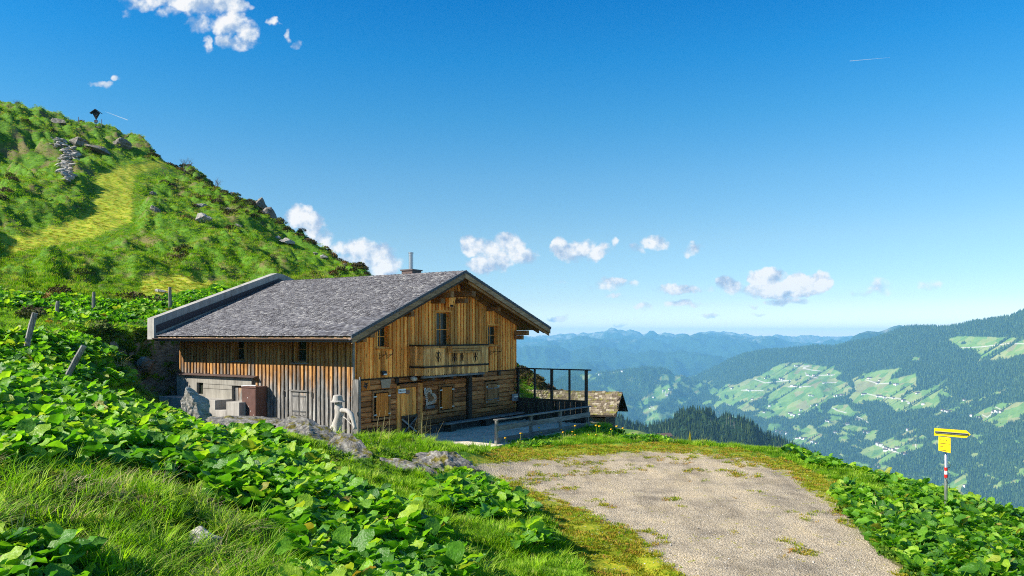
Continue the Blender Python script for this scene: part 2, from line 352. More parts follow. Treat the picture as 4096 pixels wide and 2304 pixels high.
def near_terrain():
    naz, nr = 700, 620
    az = np.radians(np.linspace(-48, 46, naz)); r = np.exp(np.linspace(math.log(3.2), math.log(215), nr))
    A, Rr = np.meshgrid(az, r); X = Rr * np.sin(A); Y = Rr * np.cos(A); Z = tz(X, Y)
    V = np.stack([X, Y, Z], -1).reshape(-1, 3)
    i = np.arange(nr - 1)[:, None] * naz + np.arange(naz - 1)[None]
    Fq = np.stack([i, i + naz, i + naz + 1, i + 1], -1).reshape(-1, 4)[:, ::-1]
    me = quadmesh('alpine_ground', V, Fq)
    u, v = proj(X, Y, Z)
    def sd(polys, s):
        o = np.zeros(u.shape)
        for p in polys:
            d = pdist(u, v, p); ins = inpoly(u, v, p); o = np.maximum(o, np.clip(.5 + np.where(ins, d, -d) / s, 0, 1))
        return o
    near = (Y < 40)
    Xl, Yl = local(X, Y)
    at = {'gravel': sd([GRAVEL], 14) * near, 'moss': np.maximum(sd(MOSS, 18) * .85, .2 * sd([GRAVEL], 4), .42 * sd([MOSSX], 22)) * near, 'path': sd(HPATH, 13) * (Y > 38), 'soil': sd([k_([(300, 1370), (380, 1365), (400, 1400), (350, 1430), (300, 1420)])], 8) * near}
    yard = sd([], 1); yi = inpoly(Xl, Yl, YARD); at['gravel'] = np.maximum(at['gravel'], yi * 1.0)
    dZx = np.gradient(Z, axis=0) / (np.gradient(Rr, axis=0) + 1e-6)
    at['rock'] = np.clip((np.abs(dZx) - 1.5) / 1.5, 0, .8) * (Yl > 11) * (Rr < 50)
    for k, a in at.items():
        me.attributes.new(k, 'FLOAT', 'POINT').data.foreach_set('value', a.astype(np.float32).ravel())
    o = link('ground', me, M_GROUND, smooth=True); tag(o, 'steep alpine pasture rising left behind the hut and falling away right', kind='structure')
near_terrain()

# ------------------------------------------------------------------ instancer (stuff)
def scatter(name, pts, rot, scl, protos, idx, label, kind='stuff'):
    n = len(pts); me = bpy.data.meshes.new(name); me.vertices.add(n); me.vertices.foreach_set('co', np.asarray(pts, np.float32).ravel())
    a = me.attributes.new('rot', 'FLOAT_VECTOR', 'POINT'); a.data.foreach_set('vector', np.asarray(rot, np.float32).ravel())
    scl = np.asarray(scl, np.float32); scl = np.repeat(scl[:, None], 3, 1) if scl.ndim == 1 else scl
    a = me.attributes.new('scl', 'FLOAT_VECTOR', 'POINT'); a.data.foreach_set('vector', scl.ravel())
    a = me.attributes.new('idx', 'INT', 'POINT'); a.data.foreach_set('value', np.asarray(idx, np.int32))
    o = link(name, me); ng = bpy.data.node_groups.new(name, 'GeometryNodeTree')
    ng.interface.new_socket('Geometry', in_out='INPUT', socket_type='NodeSocketGeometry'); ng.interface.new_socket('Geometry', in_out='OUTPUT', socket_type='NodeSocketGeometry')
    N, L = ng.nodes, ng.links; gi = N.new('NodeGroupInput'); go = N.new('NodeGroupOutput'); jn = N.new('GeometryNodeJoinGeometry')
    def na(nm, dt):
        q = N.new('GeometryNodeInputNamedAttribute'); q.data_type = dt; q.inputs['Name'].default_value = nm; return q.outputs[0]
    ro, sc_, ix = na('rot', 'FLOAT_VECTOR'), na('scl', 'FLOAT_VECTOR'), na('idx', 'INT')
    e2r = N.new('FunctionNodeEulerToRotation'); L.new(ro, e2r.inputs[0])
    for k, p in enumerate(protos):
        oi = N.new('GeometryNodeObjectInfo'); oi.inputs['Object'].default_value = p; oi.inputs['As Instance'].default_value = True
        cmp_ = N.new('FunctionNodeCompare'); cmp_.data_type = 'INT'; cmp_.operation = 'EQUAL'; L.new(ix, cmp_.inputs[2]); cmp_.inputs[3].default_value = k
        iop = N.new('GeometryNodeInstanceOnPoints'); L.new(gi.outputs[0], iop.inputs['Points']); L.new(cmp_.outputs[0], iop.inputs['Selection'])
        L.new(oi.outputs['Geometry'], iop.inputs['Instance']); L.new(e2r.outputs[0], iop.inputs['Rotation']); L.new(sc_, iop.inputs['Scale'])
        L.new(iop.outputs[0], jn.inputs[0])
    L.new(jn.outputs[0], go.inputs[0]); md = o.modifiers.new('scatter', 'NODES'); md.node_group = ng
    tag(o, label, kind=kind); return o
def proto(name, me, mat):   # instance source, not linked to the scene
    if not me.materials: me.materials.append(mat)
    return bpy.data.objects.new(name, me)

# ------------------------------------------------------------------ far land
def zR2(p): return [(775 + x * .12943, 312.5 + y * .12943) for x, y in p]
def zR1(p): return [(550 + x * .10352, 312.5 + y * .10352) for x, y in p]
MEAD = [zR2(q) for q in [
    [(40, 400), (215, 385), (265, 400), (400, 420), (460, 410), (450, 440), (525, 470), (470, 510), (560, 545), (600, 590), (560, 640), (400, 680), (330, 730), (250, 770), (100, 800), (0, 780), (-60, 700), (-40, 570), (60, 560), (-40, 540), (-30, 430)],
    [(600, 510), (700, 470), (840, 440), (990, 430), (900, 490), (900, 515), (1090, 470), (1090, 560), (1080, 610), (1330, 570), (1350, 600), (1250, 620), (1280, 690), (1230, 740), (1150, 750), (1000, 765), (940, 770), (830, 690), (640, 690), (560, 660), (620, 600)],
    [(1060, 350), (1130, 340), (1110, 375), (1065, 380)],
    [(1340, 205), (1420, 180), (1560, 190), (1800, 190), (2100, 240), (2100, 300), (1850, 350), (1700, 370), (1560, 385), (1590, 350), (1540, 290), (1440, 280), (1370, 240)],
    [(1640, 640), (1820, 580), (1800, 600), (1560, 690), (1380, 720), (1400, 700)],
    [(1600, 750), (1740, 700), (2000, 690), (1970, 760), (1860, 830), (1700, 840), (1580, 870), (1600, 820), (1480, 820)],
    [(1210, 805), (1300, 760), (1400, 740), (1390, 770), (1280, 790)],
    [(640, 1090), (700, 1050), (800, 1010), (960, 950), (1050, 910), (1130, 880), (1060, 930), (900, 990), (1100, 960), (1090, 1000), (1010, 1020), (1160, 1010), (1130, 1050), (960, 1100), (860, 1160), (740, 1195), (800, 1150), (690, 1120)],
    [(-60, 870), (40, 880), (0, 915), (-60, 910)], [(150, 930), (270, 870), (300, 880), (210, 930)], [(320, 895), (400, 830), (480, 800), (520, 810), (510, 850), (430, 890)],
    [(500, 890), (560, 860), (640, 880), (740, 895), (650, 920), (560, 920)], [(640, 960), (760, 910), (815, 910), (780, 950), (690, 990)],
    [(180, 960), (300, 920), (360, 940), (390, 970), (340, 990), (250, 1000)], [(400, 780), (450, 720), (560, 710), (600, 760), (700, 780), (720, 830), (650, 840), (540, 800)],
    [(1345, 1310), (1420, 1285), (1500, 1300), (1470, 1350), (1420, 1385), (1350, 1360)], [(1480, 960), (1530, 935), (1610, 950), (1560, 985)], [(1750, 1320), (1830, 1300), (1910, 1290), (1880, 1320), (1790, 1335)]]]
MEAD += [zR1(q) for q in [
    [(1040, 650), (1090, 595), (1220, 600), (1270, 640), (1230, 690), (1240, 730), (1170, 790), (1100, 840), (930, 860), (870, 850), (1000, 770), (1010, 740), (1150, 690), (1180, 670), (1120, 655)],
    [(800, 900), (860, 860), (950, 870), (930, 920), (830, 935)], [(890, 950), (1000, 900), (1060, 895), (1030, 940), (950, 980), (890, 985)], [(1370, 700), (1480, 680), (1510, 700), (1400, 740)],
    [(1540, 770), (1650, 740), (1700, 690), (1790, 700), (1900, 650), (2050, 600), (2140, 540), (2220, 510), (2240, 495), (2415, 480), (2415, 640), (2330, 700), (2200, 760), (2080, 780), (2080, 830), (1950, 870), (1860, 860), (1800, 880), (1740, 910), (1680, 880), (1600, 930), (1580, 900), (1640, 820), (1560, 800)],
    [(1440, 870), (1560, 840), (1560, 870), (1480, 900)], [(1800, 900), (1900, 870), (1980, 920), (1980, 950), (1900, 960), (1800, 930)], [(1950, 1000), (2060, 970), (2120, 980), (2240, 960), (2415, 980), (2415, 1010), (2330, 1030), (2200, 1000), (2100, 1030)],
    [(2100, 1120), (2170, 1080), (2220, 1100), (2190, 1140), (2130, 1150)], [(2040, 920), (2150, 860), (2220, 840), (2340, 800), (2415, 760), (2415, 860), (2300, 930), (2180, 950)],
    [(280, 600), (500, 585), (520, 605), (400, 660), (320, 640)], [(1210, 575), (1300, 560), (1480, 570), (1400, 620), (1260, 610)], [(560, 590), (700, 570), (700, 580)]]]
ROADS = [zR2(q) for q in [[(0, 540), (60, 525), (115, 525)], [(175, 415), (265, 412), (215, 430), (285, 445), (350, 452)], [(235, 465), (245, 485), (330, 507)], [(290, 487), (460, 482)], [(100, 575), (275, 570)], [(370, 545), (470, 540)], [(440, 735), (490, 760), (550, 775)],
         [(620, 800), (670, 820), (720, 850)], [(700, 625), (830, 655), (960, 665), (1030, 690), (1060, 705)], [(700, 520), (800, 550), (900, 545)], [(1400, 275), (1600, 265), (1800, 240), (1924, 240)], [(1600, 790), (1640, 810), (1680, 780), (1740, 760)], [(780, 1020), (880, 1060), (1000, 1100)], [(1680, 720), (1760, 755)], [(1080, 990), (1090, 1050)], [(500, 850), (560, 870)]]]
ROADS += [zR1(q) for q in [[(1980, 645), (2080, 680), (2320, 655)], [(1690, 880), (1760, 910)], [(1080, 760), (1150, 790)], [(970, 905), (1010, 930)], [(1850, 750), (2060, 755)], [(2100, 1150), (2300, 1200)]]]
def meadow_val(u, v):
    o = np.zeros(u.shape)
    for p in MEAD:
        xs = [q[0] for q in p]; ys = [q[1] for q in p]
        b = (u > min(xs) - 3) & (u < max(xs) + 3) & (v > min(ys) - 3) & (v < max(ys) + 3)
        if not b.any(): continue
        ub, vb = u[b], v[b]
        wu = ub + fbm(ub * .3, vb * .3, 2, 77) * 1.2; wv = vb + fbm(ub * .35, vb * .35, 2, 78) * 1.0
        d = pdist(wu, wv, p); ins = inpoly(wu, wv, p); o[b] = np.maximum(o[b], np.clip(.5 + np.where(ins, d, -d) / 1.2, 0, 1))
    ex = sst(.30, .40, fbm((u + 1.5 * v) * .05, (v - .45 * u) * .13, 3, 93)) * sst(372, 392, v) * (1 - sst(500, 515, v)) * sst(575, 600, u) * .9
    o = np.maximum(o, ex)
    # hedgerows and copses running diagonally through the fields
    a = (u * .86 - v * -.5); c = (u * -.5 * -1 + v * .86)
    st = fbm((u + 1.6 * v) * .28, (v * .9 + u * .45) * .05 * 1.0, 3, 33)
    st2 = fbm(u * .16, v * .3, 3, 35)
    o = o * (1 - sst(.42, .5, st)) * (1 - sst(.5, .6, st2))
    return o
def mat_far():
    m, t, b = newmat('mountain_land')
    pos = t.node('ShaderNodeNewGeometry').outputs['Position']
    uv = t.node('ShaderNodeUVMap', uv_map='field').outputs[0]
    cells = t.node('ShaderNodeSeparateColor', {'Color': t.voro(t.vmath('MULTIPLY', t.node('ShaderNodeMapping', {'Vector': uv, 'Rotation': (0, 0, R(28)), 'Scale': (1, 1, 1)}).outputs[0], (.10, .26, 0)), 1, 1)}).outputs[0]
    mead = t.ramp(cells, [(0, (.08, .18, .02)), (.35, (.14, .26, .03)), (.6, (.21, .29, .05)), (.85, (.33, .32, .10)), (1, (.27, .21, .09))])
    mead = t.mix(.35, mead, t.ramp(t.noise(pos, .02, 4, .6), [(.3, (.06, .14, .03)), (.7, (.22, .28, .10))]))
    wood = t.ramp(t.noise(pos, .03, 6, .75), [(.35, (.008, .022, .008)), (.55, (.022, .052, .016)), (.7, (.05, .10, .028))])
    col = t.mix(attr(t, 'meadow'), wood, mead)
    rockc = t.ramp(t.noise(t.scale(pos, (1, 1, .4)), .006, 6, .7), [(.35, (.05, .09, .045)), (.5, (.14, .16, .10)), (.6, (.26, .25, .20)), (.75, (.42, .38, .33))])
    rk = t.sstep(t.math('ADD', attr(t, 'rockf'), t.math('MULTIPLY', t.math('SUBTRACT', t.noise(pos, .0035, 6, .7), .5), 1.6)), .5, .9)
    col = t.mix(rk, col, rockc)
    col = t.mix(attr(t, 'road'), col, (.55, .50, .42))
    bsdf(t, b, col, .95, None, .05); return m
M_FAR = mat_far()
def layer(name, label, crest, yc, yb, zb, us, nt, amp=60, rock=0, shape=.9, seed=1, back=.5, mead=True, wl=600., nback=6):
    """a mountain side: crest line at distance yc(u), foot at yb(u); real distances in metres"""
    cu = [c[0] for c in crest]; cv = [c[1] for c in crest]
    tt = np.r_[np.linspace(0, 1, nt), 1 + np.linspace(.04, 1, nback)]
    U, T = np.meshgrid(us, tt); vc = np.interp(us, cu, cv)[None, :]
    YC = yc(U); YB = yb(U); ZC = (336 - vc) / F * YC
    tc = np.minimum(T, 1); Y = YB + (YC - YB) * T
    Y = np.where(T > 1, YC + (T - 1) * back * (YC - YB), Y)
    Z = zb + (ZC - zb) * tc ** shape
    Z = np.where(T > 1, ZC - (T - 1) * (ZC - zb) * .6, Z)
    Xw = (U - 512) / F * Y
    env = np.sin(np.pi * np.clip(tc, 0, 1)) ** .7 * (T <= 1)
    Z = Z + env * amp * ((ridged(Xw / wl, Y / wl * .7, 4, seed) - .55) * 1.6 + .35 * fbm(Xw / wl * 4, Y / wl * 4, 3, seed + 5))
    Z = Z + (T <= 1.001) * (T > .8) * amp * .05 * fbm(Xw / wl * 14, Y / wl * 2, 3, seed + 9)
    V = np.stack([Xw, Y, Z], -1).reshape(-1, 3); nu = len(us)
    i = np.arange(len(tt) - 1)[:, None] * nu + np.arange(nu - 1)[None]
    me = quadmesh(name, V, np.stack([i, i + 1, i + nu + 1, i + nu], -1).reshape(-1, 4))
    u, v = proj(Xw, Y, Z)
    uvl = me.uv_layers.new(name='field'); li = np.stack([i, i + 1, i + nu + 1, i + nu], -1).ravel()
    uvl.data.foreach_set('uv', np.stack([u.ravel()[li], v.ravel()[li]], -1).astype(np.float32).ravel())
    mv = meadow_val(u, v) if mead else np.zeros(u.shape)
    rd = np.zeros(u.shape)
    if mead:
        for p in ROADS:
            dd = pdist(u, v, p, False); rd = np.maximum(rd, np.clip(1.1 - dd / .6, 0, 1))
        rd *= (T <= 1)
    rk = np.clip(rock * (tc - .45) * 2, 0, 1) if rock else np.zeros(u.shape)
    for k, a in (('meadow', mv), ('road', rd), ('rockf', rk)): me.attributes.new(k, 'FLOAT', 'POINT').data.foreach_set('value', a.astype(np.float32).ravel())
    o = link(name, me, M_FAR, smooth=True); tag(o, label, kind='structure')
    return dict(U=U, T=T, X=Xw, Y=Y, Z=Z, m=mv, u=u, v=v, rd=rd)
def c2(p): return [(a * K, b * K) for a, b in p]
def far_land():
    L = {}
    me = pyd('valley_floor', [(-30000, 400, -1060), (45000, 400, -1060), (60000, 60000, -1060), (-60000, 60000, -1060)], [(0, 1, 2, 3)])
    for k, a in (('meadow', .8), ('road', 0), ('rockf', 0)): me.attributes.new(k, 'FLOAT', 'POINT').data.foreach_set('value', [a] * 4)
    tag(link('valley_floor', me, M_FAR), 'wide green valley floor far below the slopes', kind='structure')
    # farthest range
    L1 = zR1([(-600, 300), (-200, 240), (0, 220), (60, 215), (100, 206), (150, 204), (230, 203), (270, 210), (320, 198), (370, 206), (440, 194), (520, 186), (600, 176), (690, 167), (735, 178), (780, 169), (830, 190), (860, 196), (900, 212), (940, 206), (1000, 210), (1050, 216), (1150, 204), (1220, 208), (1300, 202), (1350, 220), (1430, 200), (1500, 205), (1600, 212), (1660, 188), (1790, 192), (1860, 210), (1900, 205), (2000, 232), (2060, 236), (2140, 225), (2200, 210), (2270, 222), (2340, 238), (2415, 225), (2520, 215), (2620, 236), (2750, 232), (2900, 225), (3300, 230), (5200, 180)])
    layer('distant_range', 'pale blue bare-topped mountain range along the horizon', L1, lambda u: 17000 + 0 * u, lambda u: 14500 + 0 * u, -700, np.arange(330, 1100, .7), 110, 430, 1.2, .8, 3, wl=1300., mead=False)
    L1b = zR1([(-600, 330), (0, 270), (300, 250), (700, 250), (1000, 290), (1100, 300), (1250, 250), (1440, 202), (1560, 220), (1640, 212), (1700, 210), (1800, 226), (1900, 232), (1960, 262), (2080, 236), (2150, 245), (2300, 300), (2500, 310), (2700, 300), (3200, 290), (5200, 260)])
    layer('blue_forest_range', 'blue forested mountain range below the bare summits', L1b, lambda u: 14300 + 0 * u, lambda u: 12000 + 0 * u, -950, np.arange(330, 1100, .7), 110, 420, .6, .8, 13, wl=1000., mead=False)
    L2 = zR1([(-600, 420), (-200, 350), (0, 315), (60, 320), (200, 370), (300, 345), (380, 316), (420, 318), (500, 335), (640, 345), (760, 390), (900, 395), (1050, 390), (1250, 385), (1500, 400), (1750, 440), (1900, 500), (2200, 600), (5200, 700)])
    layer('dark_forest_mountain', 'dark blue wooded mountain with a pale scar at its summit', L2, lambda u: 11500 + 0 * u, lambda u: 9400 + 0 * u, -980, np.arange(330, 860, .8), 80, 420, .4, .8, 23, wl=1000., mead=False)
    L3 = zR1([(-600, 700), (0, 690), (130, 600), (230, 520), (300, 480), (350, 474), (400, 500), (460, 545), (530, 572), (700, 640), (1400, 700)])
    layer('wooded_knoll', 'rounded wooded knoll standing out of the valley side', L3, lambda u: 9000 + 0 * u, lambda u: 8000 + 0 * u, -990, np.arange(400, 720, .7), 60, 160, .0, .8, 33, wl=900.)
    # dark rocky summits behind the right slope
    L6 = zR2([(300, 300), (560, 240), (600, 190), (650, 160), (720, 140), (800, 150), (850, 135), (900, 110), (960, 90), (1010, 105), (1100, 130), (1300, 150), (1700, 160), (2600, 150)])
    layer('rocky_summits', 'dark blue rocky summits rising behind the wooded ridge', L6, lambda u: 9300 + 0 * u, lambda u: 8000 + 0 * u, -700, np.arange(820, 1060, .6), 80, 240, .5, .8, 43, wl=1100., mead=False)
    L4 = zR1([(-400, 800), (35, 650), (200, 610), (400, 590), (540, 575), (640, 552), (780, 545), (880, 527), (1000, 530), (1090, 531), (1150, 553), (1190, 592), (1340, 632), (1600, 720), (2000, 800)])
    L['l4'] = layer('wooded_ridge', 'broad blue wooded ridge with pastures across the side valley', L4, lambda u: 7200 + 0 * u, lambda u: 5600 + 0 * u, -1050, np.arange(400, 775, .55), 90, 330, .0, .95, 53, wl=800.)
    L5 = zR1([(-400, 1100), (900, 720), (1150, 650), (1340, 632), (1500, 570), (1620, 510), (1750, 440), (1900, 395), (2080, 360), (2200, 355), (2415, 337)]) + \
         zR2([(320, 255), (380, 258), (460, 262), (560, 232), (760, 200), (900, 150), (1000, 112), (1100, 102), (1250, 108), (1400, 100), (1550, 66), (1750, 40), (1820, 35), (1860, 12), (1924, -18), (2100, -20), (2600, -30), (3400, 0)])
    def yc5(u): return np.interp(u, [540, 690, 775, 900, 1024, 1250], [8600, 8000, 7300, 6100, 4900, 4300])
    def yb5(u): return np.interp(u, [540, 690, 775, 900, 1024, 1250], [6200, 5400, 4400, 3500, 2800, 2200])
    L['l5'] = layer('valley_slope', 'long valley slope of dark forest and bright scattered farm meadows', L5, yc5, yb5, -1060, np.arange(545, 1180, .75), 470, 95, .0, .92, 63, wl=650.)
    return L
FL = far_land()

def mat_leaf(name, stops, trans=.25, rough=.6, hue=0, spec=.2, bumpy=0):
    m, t, b = newmat(name); rnd = objrand(t)
    col = t.ramp(rnd, stops)
    pos = t.node('ShaderNodeNewGeometry').outputs['Position']
    nr = None
    if bumpy:
        oc = t.node('ShaderNodeTexCoord').outputs['Object']
        col = t.mix(1, col, t.ramp(t.noise(oc, 9, 4, .7), [(.3, (.62, .68, .6)), (.7, (1.25, 1.2, 1.15))]), 'MULTIPLY')
        nr = t.bump(t.math('ADD', t.voro(oc, 26), t.noise(oc, 40, 2)), .55, .012)
    bsdf(t, b, col, rough, nr, spec)
    if trans:
        tr = t.node('ShaderNodeBsdfTranslucent', {'Color': t.mix(1, col, (1.7, 1.9, .7), 'MULTIPLY')}); mx = t.node('ShaderNodeMixShader', {0: trans})
        t.l.new(b.outputs[0], mx.inputs[1]); t.l.new(tr.outputs[0], mx.inputs[2]); t.l.new(mx.outputs[0], t.n['Material Output'].inputs[0])
    return m
M_SPRUCE = mat_leaf('spruce_needles', [(0, (.014, .032, .012)), (.5, (.030, .062, .018)), (.85, (.055, .10, .025)), (1, (.09, .14, .035))], 0, .8, spec=.1)
M_DEAD = mat_leaf('dead_wood', [(0, (.16, .14, .12)), (1, (.34, .31, .28))], 0, .9)
def spruce_mesh(name, tiers, n, seed, jag=.35, trunk=True):
    rg = random.Random(seed); mb = MB()
    if trunk: mb.tube([(0, 0, 0), (0, 0, .25)], [.02, .015], 4)
    for i in range(tiers):
        z = .08 + .80 * i / tiers; r = .19 * (1 - i / tiers) ** .85 + .012; top = z + .9 / tiers + .10
        c = len(mb.v); mb.v.append((0, 0, min(top, 1)))
        for k in range(2 * n):
            a = math.pi * k / n + rg.random() * .25; rr = r * (1 if k % 2 == 0 else 1 - jag) * rg.uniform(.8, 1.15)
            mb.v.append((rr * math.cos(a), rr * math.sin(a), z - .02 * rg.random() - (.03 if k % 2 == 0 else 0)))
        for k in range(2 * n): mb.f.append((c, c + 1 + k, c + 1 + (k + 1) % (2 * n))); mb.m.append(0)
    return pyd(name, mb.v, mb.f)
def sample_layer(Ld, n, cond, rg):
    """random points on a layer surface, weight by cond(u,v,T,m) in 0..1"""
    H, Wd = Ld['X'].shape; pts = []
    nt = int((Ld['T'][:, 0] <= 1.0001).sum())
    fi = rg.random(n) * (nt - 1.01); fj = rg.random(n) * (Wd - 1.01); i = fi.astype(int); j = fj.astype(int); a = (fi - i); b = (fj - j)
    def g(A): return A[i, j] * (1 - a) * (1 - b) + A[i + 1, j] * a * (1 - b) + A[i, j + 1] * (1 - a) * b + A[i + 1, j + 1] * a * b
    X, Y, Z, m, T = g(Ld['X']), g(Ld['Y']), g(Ld['Z']), g(Ld['m']), g(Ld['T']); u, v = proj(X, Y, Z)
    keep = rg.random(n) < cond(u, v, T, m); return np.stack([X, Y, Z], -1)[keep]
def far_forest():
    pr = [proto('far_spruce', spruce_mesh('far_spruce', 2, 3, s, .2, False), M_SPRUCE) for s in (1, 2, 3)]
    def cond(u, v, T, m): return (m < .35) * (T > .0) * (v < 520)
    P5 = sample_layer(FL['l5'], 210000, cond, RNG); P4 = sample_layer(FL['l4'], 36000, cond, RNG)
    for nm, Pp, hh, lab in (('forest', P5, (13, 24), 'dense conifer forest clothing the far valley slope between meadows'), ('forest', P4, (14, 24), 'dense conifer forest clothing the far wooded ridge')):
        n = len(Pp); rot = np.zeros((n, 3)); rot[:, 2] = RNG.random(n) * 6.28; s = RNG.uniform(*hh, n)
        sc = np.stack([s * 1.25, s * 1.25, s], -1)
        scatter(nm, Pp - [0, 0, 1], rot, sc, pr, RNG.integers(0, 3, n), lab)
far_forest()

def hashpt(L, u, v):
    d = (L['u'] - u) ** 2 + (L['v'] - v) ** 2 + (L['T'] > 1) * 1e6; k = np.unravel_index(np.argmin(d), d.shape); return Vector((L['X'][k], L['Y'][k], L['Z'][k]))
def simple(name, c, rough=.8, spec=.3, metal=0, var=.0, scale=8, emis=None):
    m, t, b = newmat(name)
    if var:
        pos = t.node('ShaderNodeNewGeometry').outputs['Position']; n = t.noise(pos, scale, 5, .65)
        col = t.mix(1, c, t.ramp(n, [(.3, (1 - var,) * 3), (.7, (1 + var,) * 3)]), 'MULTIPLY'); bsdf(t, b, col, rough, t.bump(n, .3, .01), spec, metal)
    else: bsdf(t, b, c, rough, None, spec, metal)
    return m
M_WHITE = simple('white_render', (.75, .73, .68)); M_BROOF = simple('brown_roof', (.12, .075, .055)); M_BWALL = simple('timber_wall', (.16, .10, .06))
def farmhouse_mesh(name, l, w, h, timber):
    mb = MB(); mb.box(-l / 2, l / 2, -w / 2, w / 2, -4, h * .55, 0); mb.box(-l / 2, l / 2, -w / 2, w / 2, h * .551, h, 1 if timber else 0)
    e = 1.2; x0, x1 = -l / 2 - e, l / 2 + e; r = h + w * .28
    for s in (-1, 1):
        y0 = s * (w / 2 + e); zz = h - .3
        mb.hexa([(x0, y0, zz), (x1, y0, zz), (x1, 0, r), (x0, 0, r), (x0, y0, zz + .4), (x1, y0, zz + .4), (x1, 0, r + .4), (x0, 0, r + .4)], 2)
    for s in (-1, 1): mb.add([(s * l / 2, -w / 2, h), (s * l / 2, w / 2, h), (s * l / 2, 0, r)], [(0, 1, 2)], 1)
    me = pyd(name, mb.v, mb.f); me.polygons.foreach_set('material_index', mb.m)
    for m in (M_WHITE, M_BWALL, M_BROOF): me.materials.append(m)
    return me
def far_houses():
    ms = [farmhouse_mesh('farmhouse', l, w, h, tb) for l, w, h, tb in ((22, 14, 8, True), (16, 12, 7, False), (28, 13, 8, True), (18, 11, 9, False))]
    H5 = zR2([(60, 518), (170, 415), (250, 485), (300, 487), (415, 482), (440, 485), (130, 570), (150, 572), (200, 578), (375, 548), (270, 645), (290, 647), (465, 648), (490, 643), (520, 640), (720, 510), (740, 512), (815, 525), (795, 550), (925, 558), (940, 561), (685, 632), (800, 650), (820, 651), (850, 658), (920, 660), (990, 685), (1035, 702), (1145, 712), (1105, 625), (285, 722), (325, 720), (470, 748), (400, 845), (420, 848), (115, 780), (130, 795), (155, 797), (190, 787), (640, 832), (560, 865), (510, 855), (700, 926), (722, 930), (470, 930), (405, 900), (430, 955), (1030, 912), (790, 1015), (800, 1025), (820, 1028), (850, 1045), (870, 1050), (890, 1060), (910, 1062), (930, 1075), (945, 1050), (985, 1098), (1010, 1102), (860, 1068), (790, 1190), (805, 1195), (1300, 760), (1325, 766), (1345, 770), (1575, 818), (1690, 770), (1710, 765), (1725, 772), (1750, 770), (1520, 800), (1470, 680), (30, 930), (50, 935), (70, 925), (90, 940), (45, 945), (170, 975), (200, 970), (215, 978), (235, 975), (300, 1005), (285, 1000), (320, 1015), (1470, 1345), (200, 758)])
    H5 += zR1([(1390, 715), (1405, 720), (1760, 735), (1900, 750), (1930, 757), (1960, 755), (1950, 838), (2120, 905), (2070, 970), (2200, 1155), (2215, 1165), (2230, 1160), (2250, 1150), (2290, 1160), (1540, 835), (2370, 520), (2390, 522), (2080, 638), (2230, 645)])
    H4 = zR1([(1160, 752), (1175, 750), (1095, 750), (1130, 805), (990, 830), (970, 925), (690, 570), (480, 600)])
    HM = [(795, 366, 'the topmost valley meadow'), (830, 375, 'the zigzag farm road'), (786, 387, 'the left meadow edge'), (870, 380, 'the round upper field'), (895, 384, 'the upper right meadow'), (865, 396, 'the long middle hedge'), (907, 402, 'the lower right meadow corner'), (812, 406, 'the central diagonal copse'), (835, 409, 'the lone middle clearing'), (790, 414, 'the lower left hamlet'), (850, 424, 'the lowest bright field'), (785, 434, 'the valley floor village'), (893, 449, 'the village behind the signpost'), (945, 411, 'the small clearing above the signpost'), (995, 412, 'the far right pasture'), (880, 466, 'the plant-covered bank edge'),
          (695, 386, 'the gap between the two ridges'), (750, 389, 'the meadow above the wooded hill'), (770, 406, 'the field behind the wooded hill'), (665, 392, 'the pasture under the left ridge'), (620, 372, 'the left ridge top'), (990, 338, 'the high alpine pasture')]
    descr = {True: 'far farmhouse of pale walls and dark roof on the meadow slope across the valley', False: 'far farmhouse on the pasture below the wooded ridge left of the valley slope'}
    rg = random.Random(5)
    for k, (u, v) in enumerate(H5 + H4):
        five = k < len(H5); p = hashpt(FL['l5' if five else 'l4'], u, v)
        o = link('farmhouse', rg.choice(ms)); o.location = p; o.rotation_euler = (0, 0, rg.choice((-.5, .1, .4)) + rg.uniform(-.15, .15))
        s = rg.uniform(.75, 1.15); o.scale = (s, s, s); tag(o, ('larger' if s > .98 else 'small') + ' far farmhouse ' + beside(u, v, HM), 'house', 'farmhouses scattered over the far valley slope' if five else 'farmhouses under the wooded ridge')
far_houses()

